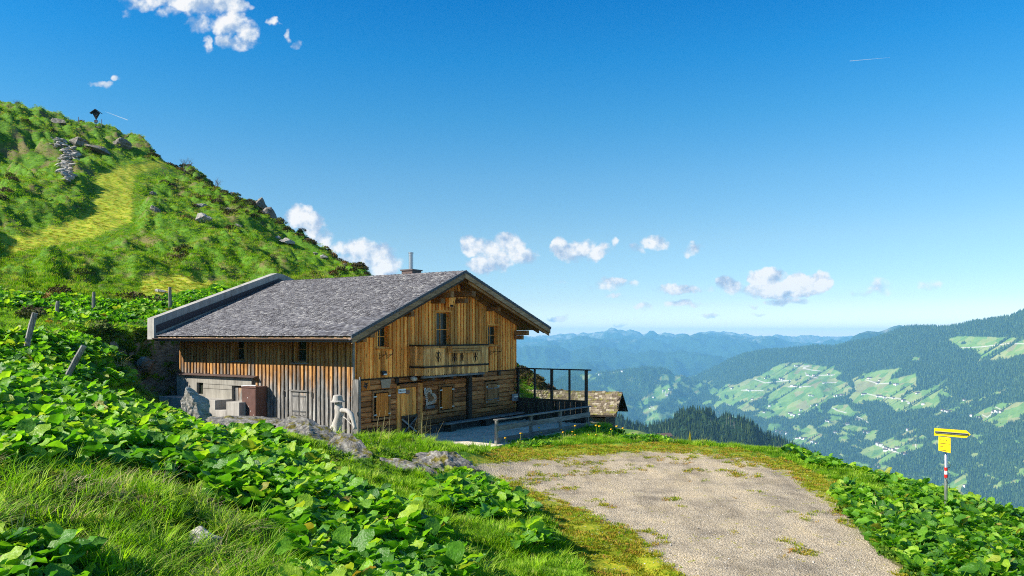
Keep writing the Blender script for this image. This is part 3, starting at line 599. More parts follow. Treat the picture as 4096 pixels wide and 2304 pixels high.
# near wooded hill and the green shoulder below the hut
def near_hill():
    cr = zR1([(300, 1120), (560, 1010), (655, 1010), (760, 1050), (880, 1110), (950, 1105), (1150, 1065), (1200, 1005), (1290, 965), (1380, 935), (1430, 950), (1480, 945), (1560, 965), (1620, 1025), (1640, 1005), (1680, 995), (1760, 1010), (1870, 1035), (1960, 1075), (2010, 1140), (2080, 1180), (2180, 1215), (2300, 1270), (2415, 1325), (2700, 1450), (3000, 1640), (4000, 2400)])
    Lh = layer('wooded_hill', 'steep dark spruce-covered hill standing before the valley', cr, lambda u: 1500 - (u - 600) * .3, lambda u: 1050 - (u - 600) * .2, -330, np.arange(520, 950, .9), 150, 22, 0, 1.0, 71, wl=160., mead=False)
    clr = zR1([(1560, 1000), (1640, 990), (1720, 1040), (1850, 1110), (1860, 1150), (1760, 1160), (1680, 1100), (1600, 1060), (1500, 1110), (1480, 1070)])
    def cond(u, v, T, m): return np.where(inpoly(u, v, clr), .10, 1.0) * (v < 462) * (T < 1.01)
    Pp = sample_layer(Lh, 22000, cond, RNG); pr = [spruce_mesh('spruce', 6, 5, s, .35) for s in (11, 12, 13)]
    MSN = mat_leaf('dark_spruce_needles', [(0, (.008, .019, .006)), (.5, (.018, .040, .010)), (.85, (.034, .066, .014)), (1, (.06, .09, .02))], 0, .8, spec=.1)
    for q in pr: q.materials.append(MSN)
    order = np.argsort(np.hypot(Pp[:, 0], Pp[:, 1]) - 250 * (336 - proj(Pp[:, 0], Pp[:, 1], Pp[:, 2])[1] > -104)); near_, rest = Pp[order[:290]], Pp[order[290:]]
    SM = [(620, 417, 'the ridge beside the shed gable'), (645, 427, 'the saddle of the wooded hill'), (668, 420, 'the left shoulder of the wooded hill'), (690, 409, 'the wooded hill top'), (712, 412, 'the notch between the humps'), (730, 414, 'the second hump'), (745, 425, 'the grey clearing'), (700, 437, 'the small yellow spruce'), (765, 432, 'the right flank of the wooded hill'), (800, 444, 'the tail of the wooded hill'), (650, 440, 'the green shoulder')]
    for p in near_:
        o = link('spruce_tree', random.choice(pr)); o.location = p - np.array([0, 0, .5]); h = random.uniform(8, 15); o.scale = (h * .95, h * .95, h); o.rotation_euler = (0, 0, random.random() * 6)
        uu, vv_ = proj(p[0], p[1], p[2]); tag(o, ('tall' if h > 12 else 'short' if h < 10 else 'middling') + ' dark spruce ' + beside(uu, vv_, SM), 'tree', 'spruces on the wooded hill')
    n = len(rest); rot = np.zeros((n, 3)); rot[:, 2] = RNG.random(n) * 6.28; s = RNG.uniform(7, 15, n)
    scatter('spruce_wood', rest - [0, 0, .5], rot, np.stack([s * .95, s * .95, s], -1), [proto('spruce_proto', q, None) for q in pr], RNG.integers(0, 3, n), 'dense dark spruces covering the wooded hill')
    def condd(u, v, T, m): return inpoly(u, v, clr) * 1.0
    Pd = sample_layer(Lh, 5200, condd, RNG)[:150]
    mb = MB(); mb.tube([(0, 0, 0), (.01, 0, 1)], [.018, .006], 5)
    dm = pyd('dead_trunk', mb.v, mb.f); dm.materials.append(M_DEAD)
    for p in Pd[:90]:
        o = link('dead_trunk', dm); o.location = p; h = random.uniform(6, 13); o.scale = (h * 1.2, h * 1.2, h)
        if random.random() < .3: o.rotation_euler = (random.uniform(-1.4, 1.4), random.uniform(-1.4, 1.4), 0)
        uu, vv_ = proj(p[0], p[1], p[2]); tag(o, ('tall' if h > 9.5 else 'short') + ' bare grey dead trunk ' + beside(uu, vv_, [(712, 418, 'the upper left clearing edge'), (722, 422, 'the pale slash'), (732, 424, 'the clearing centre'), (742, 430, 'the lower right clearing edge')], 5), 'tree', 'dead trunks in the clearing')
    cr0 = zR1([(300, 1100), (700, 1120), (850, 1140), (920, 1160), (960, 1175), (1080, 1215), (1215, 1285), (1300, 1330), (1500, 1430), (2300, 1950), (3000, 2500)])
    Lm = layer('green_shoulder', 'smooth bright green pasture shoulder below the spruce hill', cr0, lambda u: 620 + 0 * u, lambda u: 330 + 0 * u, -120, np.arange(520, 850, 1.), 30, 4, 0, .95, 81, wl=60., nback=4)
    me = bpy.data.objects['green_shoulder'].data; nv = len(me.vertices)
    me.attributes['meadow'].data.foreach_set('value', np.ones(nv, np.float32))
    hm = farmhouse_mesh('mountain_hut', 9, 6, 3, True)
    for (u, v), lb in zip(zR1([(1097, 1232), (1225, 1283)]), ('small grey-roofed hut on the green shoulder right of the shed', 'tiny hut at the foot of the green shoulder by the spruces')):
        o = link('mountain_hut', hm); o.location = hashpt(Lm, u, v); o.rotation_euler = (0, 0, .3); tag(o, lb, 'hut')
near_hill()
# ------------------------------------------------------------------ the hut
HUT = empty('alpine_hut', (HA[0], HA[1], HZ), math.atan2(HG[1], HG[0]))
tag(HUT, 'two-storey weathered timber alpine hut with grey shingle roof and carved balcony', 'mountain hut')
def wood(name, stops, axis='Z', rough=.8, grey=None, knots=True, var=.35, low=None, rp=(.36, .5, .6, .72)):
    """timber with grain along axis, in the coordinates of the hut. grey=(z0,z1): silvered below; low: black grime near the foot"""
    m, t, b = newmat(name)
    co = t.node('ShaderNodeTexCoord', object=HUT).outputs['Object']; rnd = objrand(t)
    co2 = t.vmath('ADD', co, t.node('ShaderNodeCombineXYZ', {0: t.math('MULTIPLY', rnd, 13), 1: t.math('MULTIPLY', rnd, 7), 2: t.math('MULTIPLY', rnd, 31)}).outputs[0])
    s = {'Z': (14, 14, .8), 'X': (.8, 14, 14), 'Y': (14, .8, 14)}[axis]
    g = t.noise(t.scale(co2, s), 2.2, 6, .68, .6); f = t.noise(t.scale(co2, s), 7, 4, .7)
    big = t.noise(t.scale(co2, {'Z': (1.4, 1.4, .5), 'X': (.5, 1.4, 2.2), 'Y': (1.4, .5, 1.4)}[axis]), 1.5, 5, .65)
    x = t.math('ADD', t.math('MULTIPLY', g, .55), t.math('MULTIPLY', f, .25)); x = t.math('ADD', x, t.math('MULTIPLY', big, .28))
    col = t.ramp(x, [(p, c) for p, c in zip(rp, stops)])
    if knots:
        vd = t.voro(t.scale(co2, {'Z': (4, 4, 1.3), 'X': (1.3, 4, 4), 'Y': (4, 1.3, 4)}[axis]), 1.3)
        col = t.mix(t.sstep(vd, .14, .05), col, tuple(c * .35 for c in stops[0]))
    hv = t.math('MULTIPLY_ADD', rnd, var * 2, 1 - var)
    col = t.mix(1, col, t.node('ShaderNodeCombineColor', {0: hv, 1: hv, 2: hv}).outputs[0], 'MULTIPLY')
    z = t.node('ShaderNodeSeparateXYZ', {0: co}).outputs[2]
    zn = t.math('ADD', z, t.math('MULTIPLY', t.math('SUBTRACT', t.noise(t.scale(co2, (5, 5, .6)), 1.5, 4, .7), .5), 2.4))
    zn = t.math('ADD', zn, t.math('MULTIPLY', t.math('SUBTRACT', rnd, .5), 1.1))
    if grey:
        gr = t.ramp(x, [(.36, (.018, .019, .021)), (.5, (.13, .125, .115)), (.62, (.36, .35, .325)), (.74, (.52, .50, .46))])
        col = t.mix(t.sstep(zn, grey[1], grey[0]), col, t.mix(1, gr, t.node('ShaderNodeCombineColor', {0: hv, 1: hv, 2: hv}).outputs[0], 'MULTIPLY'))
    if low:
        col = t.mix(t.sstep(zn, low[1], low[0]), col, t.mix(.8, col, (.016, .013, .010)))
    bsdf(t, b, col, rough, t.bump(x, .55, .015), .25); return m
GOLD = [(.09, .020, .004), (.58, .165, .024), (.92, .355, .062), (.98, .58, .17)]
DARK = [(.014, .006, .002), (.15, .05, .015), (.42, .165, .048), (.62, .31, .11)]
GREYW = [(.03, .03, .03), (.13, .125, .115), (.26, .25, .23), (.42, .40, .36)]
MW_G = wood('golden_boards', GOLD, 'Z', var=.42, rp=(.36, .45, .53, .66)); MW_S = wood('side_boards', [(.04, .02, .008), (.24, .115, .035), (.46, .24, .075), (.60, .36, .13)], 'Z', grey=(2.0, 3.1), var=.3)
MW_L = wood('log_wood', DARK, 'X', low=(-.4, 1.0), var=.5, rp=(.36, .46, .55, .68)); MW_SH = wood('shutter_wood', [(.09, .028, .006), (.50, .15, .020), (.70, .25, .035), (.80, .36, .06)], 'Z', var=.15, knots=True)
MW_B = wood('balcony_boards', [(.03, .016, .008), (.42, .18, .05), (.76, .38, .11), (.92, .60, .26)], 'Z', grey=None, var=.5, rp=(.38, .47, .55, .66))
MW_DX = wood('dark_beam', [(.010, .008, .006), (.035, .024, .016), (.07, .048, .03), (.14, .10, .065)], 'X', var=.3)
MW_GX = wood('silver_beam', GREYW, 'X', var=.25); MW_GY = wood('silver_beam_y', GREYW, 'Y', var=.25); MW_GZ = wood('silver_post', GREYW, 'Z', var=.25)
MW_R = wood('barge_wood', [(.07, .035, .016), (.26, .155, .08), (.44, .285, .155), (.56, .40, .24)], 'X', var=.25)
MW_Y = wood('beam_wood', [(.04, .016, .006), (.18, .08, .028), (.36, .18, .065), (.5, .3, .13)], 'Y', var=.3)
MW_DZ = wood('dark_board', [(.010, .009, .008), (.035, .028, .022), (.075, .058, .045), (.16, .13, .105)], 'Z', var=.5)
M_GLASS = simple('window_glass', (.02, .027, .018), .2, .2); M_BLACK = simple('black_iron', (.015, .015, .016), .5); M_ZINC = simple('zinc', (.42, .43, .44), .35, .5, .9, .2, 30)
M_CORE = simple('dark_interior', (.012, .010, .008)); M_GUT = simple('brown_gutter', (.085, .06, .055), .45, .4)
def zr(X): return 7.17 - .4075 * (5.9 - X) if X <= 5.9 else 7.17 - .3265 * (X - 5.9)
def hobj(name, mb, m, parent=HUT, **k): return mb.build(name, m, parent, **k)

# inner walls
mb = MB(); n = 5; prof = [(.16, 0), (11.46, 0), (11.46, zr(11.46) - .3), (5.9, 6.8), (.16, zr(.16) - .3)]
for y in (.26, 11.05): mb.v += [(x, y, z) for x, z in prof]
mb.f += [tuple(range(5))[::-1], tuple(range(5, 10))] + [(i, (i + 1) % 5, (i + 1) % 5 + 5, i + 5) for i in range(5)]; mb.m += [0] * 7
hobj('wall', mb, M_CORE)
# boards -------------------------------------------------------------
def boards(x0, x1, pitch, zlo, zhi, cuts, face, m, mcov, rg, cover=.62, proud=.03):
    """face(x, d, z) -> local point; d = outward distance"""
    n = int(round((x1 - x0) / pitch)); p = (x1 - x0) / n
    def piece(a, b, za, zb0, zb1, d0, d1, mm):
        if min(zb0, zb1) - za < .04: return
        q = [face(a, d0, za), face(b, d0, za), face(b, d1, za), face(a, d1, za), face(a, d0, zb0), face(b, d0, zb1), face(b, d1, zb1), face(a, d1, zb0)]
        o = MB().hexa(q).build('board', mm, HUT); return o
    def col(a, b, d0, d1, mm):
        zl = zlo(a) if callable(zlo) else zlo; zl += rg.uniform(-.015, .015)
        segs = [(zl, None)]
        for (cx0, cx1, cz0, cz1) in cuts:
            if b > cx0 + .02 and a < cx1 - .02:
                ns = []
                for s0, s1 in segs:
                    top = s1 if s1 is not None else 99
                    if cz0 > s0 and cz0 < top: ns.append((s0, cz0)); 
                    if cz1 < top and cz1 > s0: ns.append((cz1, s1))
                    elif cz0 >= top or cz1 <= s0: ns.append((s0, s1))
                segs = ns
        for s0, s1 in segs:
            if s1 is None: piece(a, b, s0, zhi(a), zhi(b), d0, d1, mm)
            else: piece(a, b, s0, s1, s1, d0, d1, mm)
    for i in range(n):
        a = x0 + i * p; j = rg.uniform(-.004, .004)
        col(a + .010, a + p - .010, -.03, -.005 + j, m)
    for i in range(n + 1):
        a = x0 + i * p; w = p * cover * rg.uniform(.42, .58) ; c = a + rg.uniform(-.01, .01)
        col(max(c - w, x0), min(c + w, x1), 0, proud + rg.uniform(0, .012), mcov)
rg = random.Random(3)
CUT_G = [(1.27, 2.07, 3.8, 4.76), (5.02, 6.22, 2.6, 5.42), (9.0, 10.04, 3.82, 4.86)]
boards(0, 11.64, .235, 2.6, lambda x: zr(x) - .22, CUT_G, lambda x, d, z: (x, -d, z), MW_G, MW_G, rg)
CUT_S = [(6.38, 7.15, 3.2, 4.3), (2.52, 3.32, 3.2, 4.3)]
boards(.0, 11.0, .235, lambda s: 0 if s < 5.75 else 2.62, lambda s: 4.5, CUT_S, lambda s, d, z: (-d, s, z), MW_S, MW_S, rg, .56, .05)
# right side wall, seen only edge on
boards(0, 11, .47, 2.6, lambda s: 4.95, [], lambda s, d, z: (11.64 + d, s, z), MW_G, MW_G, rg)
# logs -----------------------------------------------------------------
CUT_L = [(1.02, 2.04, .93, 2.08), (2.5, 4.14, -.1, 2.24), (5.26, 6.34, .92, 2.1), (7.36, 7.7, 0, 2.62), (8.86, 10.0, .9, 2.07)]
nrow = 12; hz = 2.58 / nrow
for i in range(nrow):
    z0 = i * hz; z1 = z0 + hz - .014; segs = [(0.0, 11.64)]
    for cx0, cx1, cz0, cz1 in CUT_L:
        if min(z1, cz1) - max(z0, cz0) > hz * .4: segs = [q for s0, s1 in segs for q in ((s0, min(s1, cx0)), (max(s0, cx1), s1)) if q[1] - q[0] > .05]
    out = []
    for s0, s1 in segs:
        if s1 - s0 > 3 and rg.random() < .8: c = rg.uniform(s0 + 1, s1 - 1); out += [(s0, c), (c, s1)]
        else: out.append((s0, s1))
    for s0, s1 in out:
        d = rg.uniform(-.012, .03); a0, a1 = rg.uniform(-.008, .004), rg.uniform(-.008, .004)
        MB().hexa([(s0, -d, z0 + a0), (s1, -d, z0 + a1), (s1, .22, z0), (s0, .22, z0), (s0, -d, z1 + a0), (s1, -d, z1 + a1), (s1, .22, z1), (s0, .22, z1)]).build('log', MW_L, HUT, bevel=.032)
# corner: crossing log ends and the light-edged corner boards
for i in range(nrow):
    z0 = i * hz; e = rg.uniform(.16, .24)
    MB().box(.02, .2, -e, -.02, z0 + (.02 if i % 2 else .05), z0 + hz - .03).build('log_end', MW_DX, HUT, bevel=.012)
    MB().box(11.44, 11.62, -e * .6, -.02, z0 + .03, z0 + hz - .03).build('log_end', MW_L, HUT, bevel=.012)
MB().box(-.05, -.01, -.30, -.03, 0, 2.62).build('corner_board', MW_GZ, HUT); MB().box(-.01, .05, -.335, -.302, .0, 2.72).build('corner_board', MW_GZ, HUT)
MB().box(-.06, .02, -.05, 0, 2.6, 4.3).build('corner_board', MW_GZ, HUT)
MB().box(0, 11.64, -.05, .1, 2.575, 2.612).build('belt_rail', MW_DX, HUT)
for x in (2.35, 4.3, 8.0, 9.9): MB().box(x, x + .2, -.1, .05, 2.36, 2.56).build('beam_end', MW_DX, HUT, bevel=.01)
# concrete base, side
def concrete(name, c=(.42, .41, .38)):
    m, t, b = newmat(name); pos = t.node('ShaderNodeNewGeometry').outputs['Position']
    n = t.noise(pos, 1.1, 6, .65); f = t.noise(pos, 12, 4, .7); st = t.noise(t.scale(pos, (6, 6, .5)), 1.2, 4, .7)
    col = t.mix(1, c, t.ramp(t.math('ADD', t.math('MULTIPLY', n, .5), t.math('MULTIPLY', st, .5)), [(.32, (.45, .44, .42)), (.55, (.95, .95, .94)), (.7, (1.12, 1.1, 1.06))]), 'MULTIPLY')
    col = t.mix(t.sstep(f, .62, .78), col, (.14, .13, .11)); bsdf(t, b, col, .9, t.bump(f, .35, .015), .2); return m
M_CON = concrete('concrete', (.34, .325, .285)); M_CON2 = concrete('pale_concrete', (.44, .42, .385)); M_CON3 = concrete('terrace_concrete', (.76, .66, .52))
for s0, s1, z0, z1 in ((5.85, 6.28, 0, 2.5), (7.15, 9.15, 0, 2.5), (9.62, 11.1, 0, 2.5), (6.28, 7.15, 2.15, 2.5), (9.15, 9.62, 2.2, 2.5), (9.15, 9.62, 0, 1.68), (6.28, 7.15, 0, 1.15)):
    MB().box(-.12, .15, s0, s1, z0, z1).build('concrete_wall', M_CON, HUT)
for z in (1.95, 2.15): MB().box(-.128, -.118, 7.16, 9.14, z, z + .012).build('formwork_seam', M_CORE, HUT)
MB().box(.02, .06, 9.15, 9.62, 1.68, 2.2).build('cellar_window', M_GLASS, HUT); MB().box(-.0, .04, 9.15, 9.36, 1.68, 2.2).build('cellar_shutter', MW_DZ, HUT)
MB().box(.03, .1, 6.28, 7.15, 1.15, 2.15).build('cellar_door', MW_DZ, HUT)
for k in range(3): MB().box(.0, .03, 6.34 + k * .27, 6.58 + k * .27, 1.15, 2.1).build('door_board', MW_S, HUT)
MB().hexa([(-.3, 5.5, 2.53), (-.3, 11, 2.53), (.0, 11, 2.6), (.0, 5.5, 2.6), (-.3, 5.5, 2.55), (-.3, 11, 2.55), (0, 11, 2.62), (0, 5.5, 2.62)]).build('metal_flashing', M_GUT, HUT)
# windows -------------------------------------------------------------
def window(name, x0, x1, z0, z1, face, nx, nz, depth=.2, wide=.09, gl=None, mf=MW_G, ms=MW_SH, sill=True):
    w = window_root = None
    fr = MB()
    def bx(mb, a, b, d0, d1, c, e): return mb.hexa([face(a, d0, c), face(b, d0, c), face(b, d1, c), face(a, d1, c), face(a, d0, e), face(b, d0, e), face(b, d1, e), face(a, d1, e)])
    bx(fr, x0 - .02, x0 + .04, -depth, .045, z0, z1 + .04); bx(fr, x1 - .04, x1 + .02, -depth, .045, z0, z1 + .04); bx(fr, x0 + .041, x1 - .041, -depth, .05, z1 - .03, z1 + .045); bx(fr, x0 + .041, x1 - .041, -depth, .03, z0 - .01, z0 + .035)
    w = fr.build('window', mf, HUT)
    g0, g1 = gl or (x0 + .06, x1 - .06)
    sash = MB(); t_ = .035; d0, d1 = -depth + .03, -depth + .07
    bx(sash, g0, g0 + t_, d0, d1, z0 + .04, z1 - .04); bx(sash, g1 - t_, g1, d0, d1, z0 + .04, z1 - .04)
    bx(sash, g0 + t_, g1 - t_, d0, d1, z0 + .04, z0 + .04 + t_); bx(sash, g0 + t_, g1 - t_, d0, d1, z1 - .04 - t_, z1 - .04)
    for i in range(1, nx): c = g0 + (g1 - g0) * i / nx; bx(sash, c - .012, c + .012, d0 + .001, d1 - .005, z0 + .08, z1 - .08)
    for i in range(1, nz): c = z0 + .04 + (z1 - z0 - .08) * i / nz; bx(sash, g0 + t_, g1 - t_, d0 + .004, d1 - .002, c - .014, c + .014)
    sash.build('sash', mf, w)
    if g1 < x1 - .1: bx(MB(), g1 + .01, x1 - .04, d0 - .02, d0 + .02, z0 + .03, z1 - .03).build('panel', MW_Y, w)
    if g0 > x0 + .1: bx(MB(), x0 + .04, g0 - .01, d0 - .02, d0 + .02, z0 + .03, z1 - .03).build('panel', mf, w)
    for i in range(nx):
        for j in range(nz):
            a = g0 + t_ + (g1 - g0 - 2 * t_) * i / nx + .01; b = g0 + t_ + (g1 - g0 - 2 * t_) * (i + 1) / nx - .01
            c = z0 + .08 + (z1 - z0 - .16) * j / nz + .01; e = z0 + .08 + (z1 - z0 - .16) * (j + 1) / nz - .01
            bx(MB(), a, b, d0 - .005, d0 + .012, c, e).build('pane', M_GLASS, w)
    if sill: bx(MB(), x0 - .1, x1 + .1, -.01, .12, z0 - .055, z0 - .012).build('sill', ms, w)
    return w
fG = lambda x, d, z: (x, -d, z); fS = lambda s, d, z: (-d, s, z)
window('w', 1.28, 2.06, 3.81, 4.74, fG, 2, 2, .24); window('w', 5.04, 6.2, 3.0, 5.4, fG, 2, 3, .24, sill=False); window('w', 9.02, 10.02, 3.84, 4.84, fG, 2, 2, .24)
window('w', 6.4, 7.13, 3.22, 4.28, fS, 1, 2, .2, mf=MW_S, ms=MW_GY); window('w', 2.54, 3.3, 3.22, 4.28, fS, 1, 2, .2, mf=MW_S, ms=MW_GY)
# side shutter below the second window
fr = MB(); fr.box(-.075, -.03, 2.5, 2.56, 1.05, 2.05); fr.box(-.075, -.03, 3.38, 3.44, 1.05, 2.05); w = fr.build('window', MW_GZ, HUT)
MB().box(-.13, -.03, 2.44, 3.5, 2.04, 2.1).build('head_board', MW_GY, w); MB().box(-.13, -.03, 2.46, 3.46, .98, 1.05).build('sill', MW_GY, w)
for a, b in ((2.58, 2.93), (3.0, 3.36)):
    sh = MB().box(-.07, -.04, a, b, 1.08, 2.02).build('shutter', MW_S, w); MB().box(-.085, -.07, a + .02, b - .02, 1.2, 1.26).build('hinge', M_ZINC, sh); MB().box(-.085, -.07, a + .02, b - .02, 1.82, 1.88).build('hinge', M_ZINC, sh)
for s_ in (2.2, 3.85): MB().tube([(-.05, s_, 2.05), (-.13, s_, 2.05), (-.13, s_, 1.85)], .018, 6).build('hook', M_ZINC, HUT)
# log-storey windows with shutters
def shuttered(x0, x1, z0, z1, s0, s1, leaves, mshut):
    fr = MB(); y0, y1 = -.07, .1
    fr.box(x0, x0 + .09, y0, y1, z0 + .09, z1); fr.box(x1 - .09, x1, y0, y1, z0 + .09, z1); fr.box(x0 - .02, x1 + .02, y0 - .01, y1, z1 - .0, z1 + .09); fr.box(x0 - .02, x1 + .02, y0 - .025, y1, z0, z0 + .088)
    w = fr.build('window', MW_Y, HUT, bevel=.006); MB().box(x0 + .09, x1 - .09, .02, .09, z0 + .09, z1).build('recess', M_CORE, w)
    nb = leaves; wv = (s1 - s0) / nb
    for i in range(nb):
        MB().box(s0 + i * wv + .004, s0 + (i + 1) * wv - .004, -.075 - .004 * (i % 2), -.045, z0 + .13, z1 - .04).build('shutter_board', mshut, w)
    for zz in (z0 + .2, z1 - .18):
        MB().box(x0 + .03, s0 + .02, -.09, -.076, zz, zz + .05).build('hinge', M_ZINC, w); MB().box(s1 - .02, x1 - .03, -.09, -.076, zz, zz + .05).build('hinge', M_ZINC, w)
    return w
shuttered(1.0, 2.07, .92, 2.03, 1.2, 1.92, 3, MW_SH); shuttered(5.24, 6.36, .9, 2.05, 5.44, 6.18, 2, MW_SH)
w = shuttered(8.84, 10.02, .9, 2.0, 8.99, 9.85, 3, MW_Y)
for zz in (1.2, 1.72): MB().box(8.96, 9.4, -.1, -.08, zz, zz + .05).build('hinge', MW_GX, w); MB().box(9.5, 9.95, -.1, -.08, zz + .02, zz + .07).build('hinge', MW_GX, w)
# door
d = MB().box(2.78, 3.76, .04, .09, 0, 2.14).build('door', MW_DX, HUT)
for i in range(4): MB().box(2.78 + i * .245, 3.015 + i * .245, -.0, .038, .95, 2.13).build('door_board', MW_G, d)
h = MB().box(2.78, 3.78, -.07, -.03, .86, .96); h.box(2.78, 3.78, -.07, -.03, .1, .18); h.build('half_door_rail', MW_DX, d)
for sg in (1, -1):
    c = MB(); zA, zB_ = (.2, .84) if sg > 0 else (.84, .2)
    c.hexa([(2.8, -.06, zA - .04), (3.76, -.06, zB_ - .04), (3.76, -.035, zB_ - .04), (2.8, -.035, zA - .04), (2.8, -.06, zA + .05), (3.76, -.06, zB_ + .05), (3.76, -.035, zB_ + .05), (2.8, -.035, zA + .05)] if sg > 0 else
           [(2.8, -.034, zA - .04), (3.76, -.034, zB_ - .04), (3.76, -.01, zB_ - .04), (2.8, -.01, zA - .04), (2.8, -.034, zA + .05), (3.76, -.034, zB_ + .05), (3.76, -.01, zB_ + .05), (2.8, -.01, zA + .05)])
    c.build('half_door_brace', MW_GX, d)
MB().box(2.5, 2.64, -.05, .1, 0, 2.24).build('door_post', MW_G, HUT, bevel=.008); MB().box(2.65, 2.77, -.035, .1, 0, 2.14).build('door_post', MW_G, HUT, bevel=.008)
MB().box(3.8, 3.97, -.06, .1, 0, 2.3).build('door_post', MW_L, HUT, bevel=.008); MB().box(3.98, 4.14, -.045, .1, 0, 2.28).build('door_post', MW_G, HUT, bevel=.008)
MB().box(2.65, 3.79, -.055, .1, 2.15, 2.3).build('lintel', MW_L, HUT, bevel=.008)
MB().box(7.38, 7.68, -.12, .1, .0, 2.58).build('wall_post', MW_DX, HUT, bevel=.01)
MB().box(4.6, 11.6, -.16, .02, 0, .36).build('plinth', simple('dark_plinth', (.07, .068, .066), .9, .1, 0, .4, 5), HUT)
# balcony ---------------------------------------------------------------
bal = MB().box(3.32, 7.95, -.76, .0, 2.66, 2.72).build('balcony', MW_DX, HUT)
bx0, bx1, by = 3.3, 8.0, -.78
def scallop(a, b, y0, y1, z0, z1, mm, nm, par):
    c = (a + b) / 2; w = (b - a) / 2; pr = [(a, z1), (a, z0 + .05), (a + w * .45, z0), (b - w * .45, z0), (b, z0 + .05), (b, z1)]
    q = MB(); q.v = [(x, y0, z) for x, z in pr] + [(x, y1, z) for x, z in pr]; n = 6
    q.f = [tuple(range(n)), tuple(range(n, 2 * n))[::-1]] + [(i, i + n, (i + 1) % n + n, (i + 1) % n) for i in range(n)]; q.m = [0] * len(q.f)
    return q.build(nm, mm, par)
nb = 30; wv = (bx1 - bx0) / nb
for i in range(nb): scallop(bx0 + i * wv + .004, bx0 + (i + 1) * wv - .004, by, by + .022, 2.62 + rg.uniform(-.008, .008), 3.86, MW_B, 'balcony_board', bal)
for xx in (bx0, bx1):
    for i in range(5):
        y0 = by + .04 + i * .148; MB().box(xx, xx + .022, y0, y0 + .138, 2.63, 3.86).build('balcony_board', MW_B, bal)
rl = MB().box(bx0 - .05, bx1 + .05, by - .05, by + .06, 3.865, 3.93); rl.box(bx0 - .05, bx0 + .06, by + .061, 0, 3.865, 3.93); rl.box(bx1 - .06, bx1 + .05, by + .061, 0, 3.865, 3.93); rl.build('handrail', MW_DX, bal)
MB().box(bx0 - .02, bx1 + .02, by - .03, by - .002, 3.78, 3.86).build('rail_board', MW_B, bal)
rl = MB().box(bx0 - .03, bx1 + .03, by - .05, by - .003, 2.95, 3.03); rl.box(bx0 - .04, bx0 - .002, by + .0, 0, 2.95, 3.03); rl.box(bx1 + .024, bx1 + .05, by, 0, 2.95, 3.03); rl.build('trim_rail', MW_DX, bal)
MB().box(bx0 - .04, bx1 - .3, by - .02, by + .09, 2.53, 2.615).build('floor_beam', MW_GX, bal)
for x in (3.9, 5.2, 6.6, 7.5): MB().box(x, x + .16, by + .0, .0, 2.4, 2.525).build('joist', MW_DX, bal, bevel=.015)
# carved openwork motifs: paired scrolls round a slit
MW_CUT = simple('carved_dark', (.012, .009, .007))
for cx in (4.02 + .25, 5.42, 5.98, 7.0):
    mo = MB(); mo.tube([(cx, by - .004, 3.12), (cx, by - .004, 3.68)], [.012, .02], 5)
    for sg in (-1, 1):
        for zc in (3.28, 3.5):
            pts = [(cx + sg * (.10 + .045 * math.cos(a)), by - .004, zc + .10 * math.sin(a)) for a in np.linspace(-1.4, 2.6, 9)]
            mo.tube(pts, .012, 5)
        mo.tube([(cx + sg * .03, by - .004, 3.2), (cx + sg * .05, by - .004, 3.4), (cx + sg * .03, by - .004, 3.6)], .012, 5)
    mo.build('carved_motif', MW_CUT, bal)
fb = MB(); x0, x1 = 4.82, 6.98
fb.hexa([(x0 + .12, by - .30, 3.56), (x1 - .12, by - .30, 3.56), (x1 - .05, by - .06, 3.56), (x0 + .05, by - .06, 3.56), (x0, by - .34, 3.86), (x1, by - .34, 3.86), (x1, by - .06, 3.86), (x0, by - .06, 3.86)])
o = fb.build('flower_box', MW_B, None); o.parent = None; o.matrix_world = HUT.matrix_basis.copy(); tag(o, 'empty weathered wooden flower box hung on the balcony rail', 'flower box')
for zz in (3.64, 3.75): MB().box(x0 + .06, x1 - .06, by - .352, by - .335, zz, zz + .015).build('groove', MW_CUT, o)
# beams under the gable roof ---------------------------------------------
for a, b, z0, z1, yl in ((6.42, 6.72, 6.08, 6.32, -1.0), (6.42, 6.66, 5.79, 6.0, -.62), (5.0, 5.26, 5.98, 6.24, -.9), (4.7, 5.0, 5.72, 5.94, -.6), (11.38, 11.62, 4.34, 4.58, -.8), (11.38, 11.6, 4.12, 4.335, -.5), (0, .24, 4.24, 4.44, -.9), (0, .22, 4.06, 4.235, -.5), (2.6, 2.82, 5.1, 5.32, -.7), (9.0, 9.2, 5.5, 5.7, -.7)):
    MB().box(a, b, yl, .1, z0, z1).build('purlin', MW_Y, HUT, bevel=.012)
def sloped(xa, xb, y0, y1, dz0, dz1, name, m, par=HUT, n=1):
    """a plank following the roof line between xa and xb, from dz0 to dz1 below it"""
    return MB().hexa([(xa, y0, zr(xa) + dz0), (xb, y0, zr(xb) + dz0), (xb, y1, zr(xb) + dz0), (xa, y1, zr(xa) + dz0), (xa, y0, zr(xa) + dz1), (xb, y0, zr(xb) + dz1), (xb, y1, zr(xb) + dz1), (xa, y1, zr(xa) + dz1)]).build(name, m, par)
RX0, RX1, RY0, RY1 = -1.12, 13.36, -1.0, 11.1
for xa, xb in ((RX0, 5.9), (5.9, RX1)):
    sloped(xa + .01, xb - .01, RY0 + .02, RY1, -.13, -.06, 'roof_sheathing', MW_R)
    sloped(xa, xb, RY0 - .03, RY0 + .018, -.30, -.065, 'bargeboard', MW_R)
    sloped(xa + .35, xb, RY0 + .05, RY0 + .09, -.42, -.14, 'bargeboard', MW_Y if xa > 0 else MW_DX)
    for yy in (-.72, -.38): sloped(xa + .35, xb - .05, yy, yy + .1, -.30, -.135, 'rafter', MW_Y)
sloped(6.9, 11.9, -.13, -.03, -.46, -.2, 'wall_rafter', MW_Y)
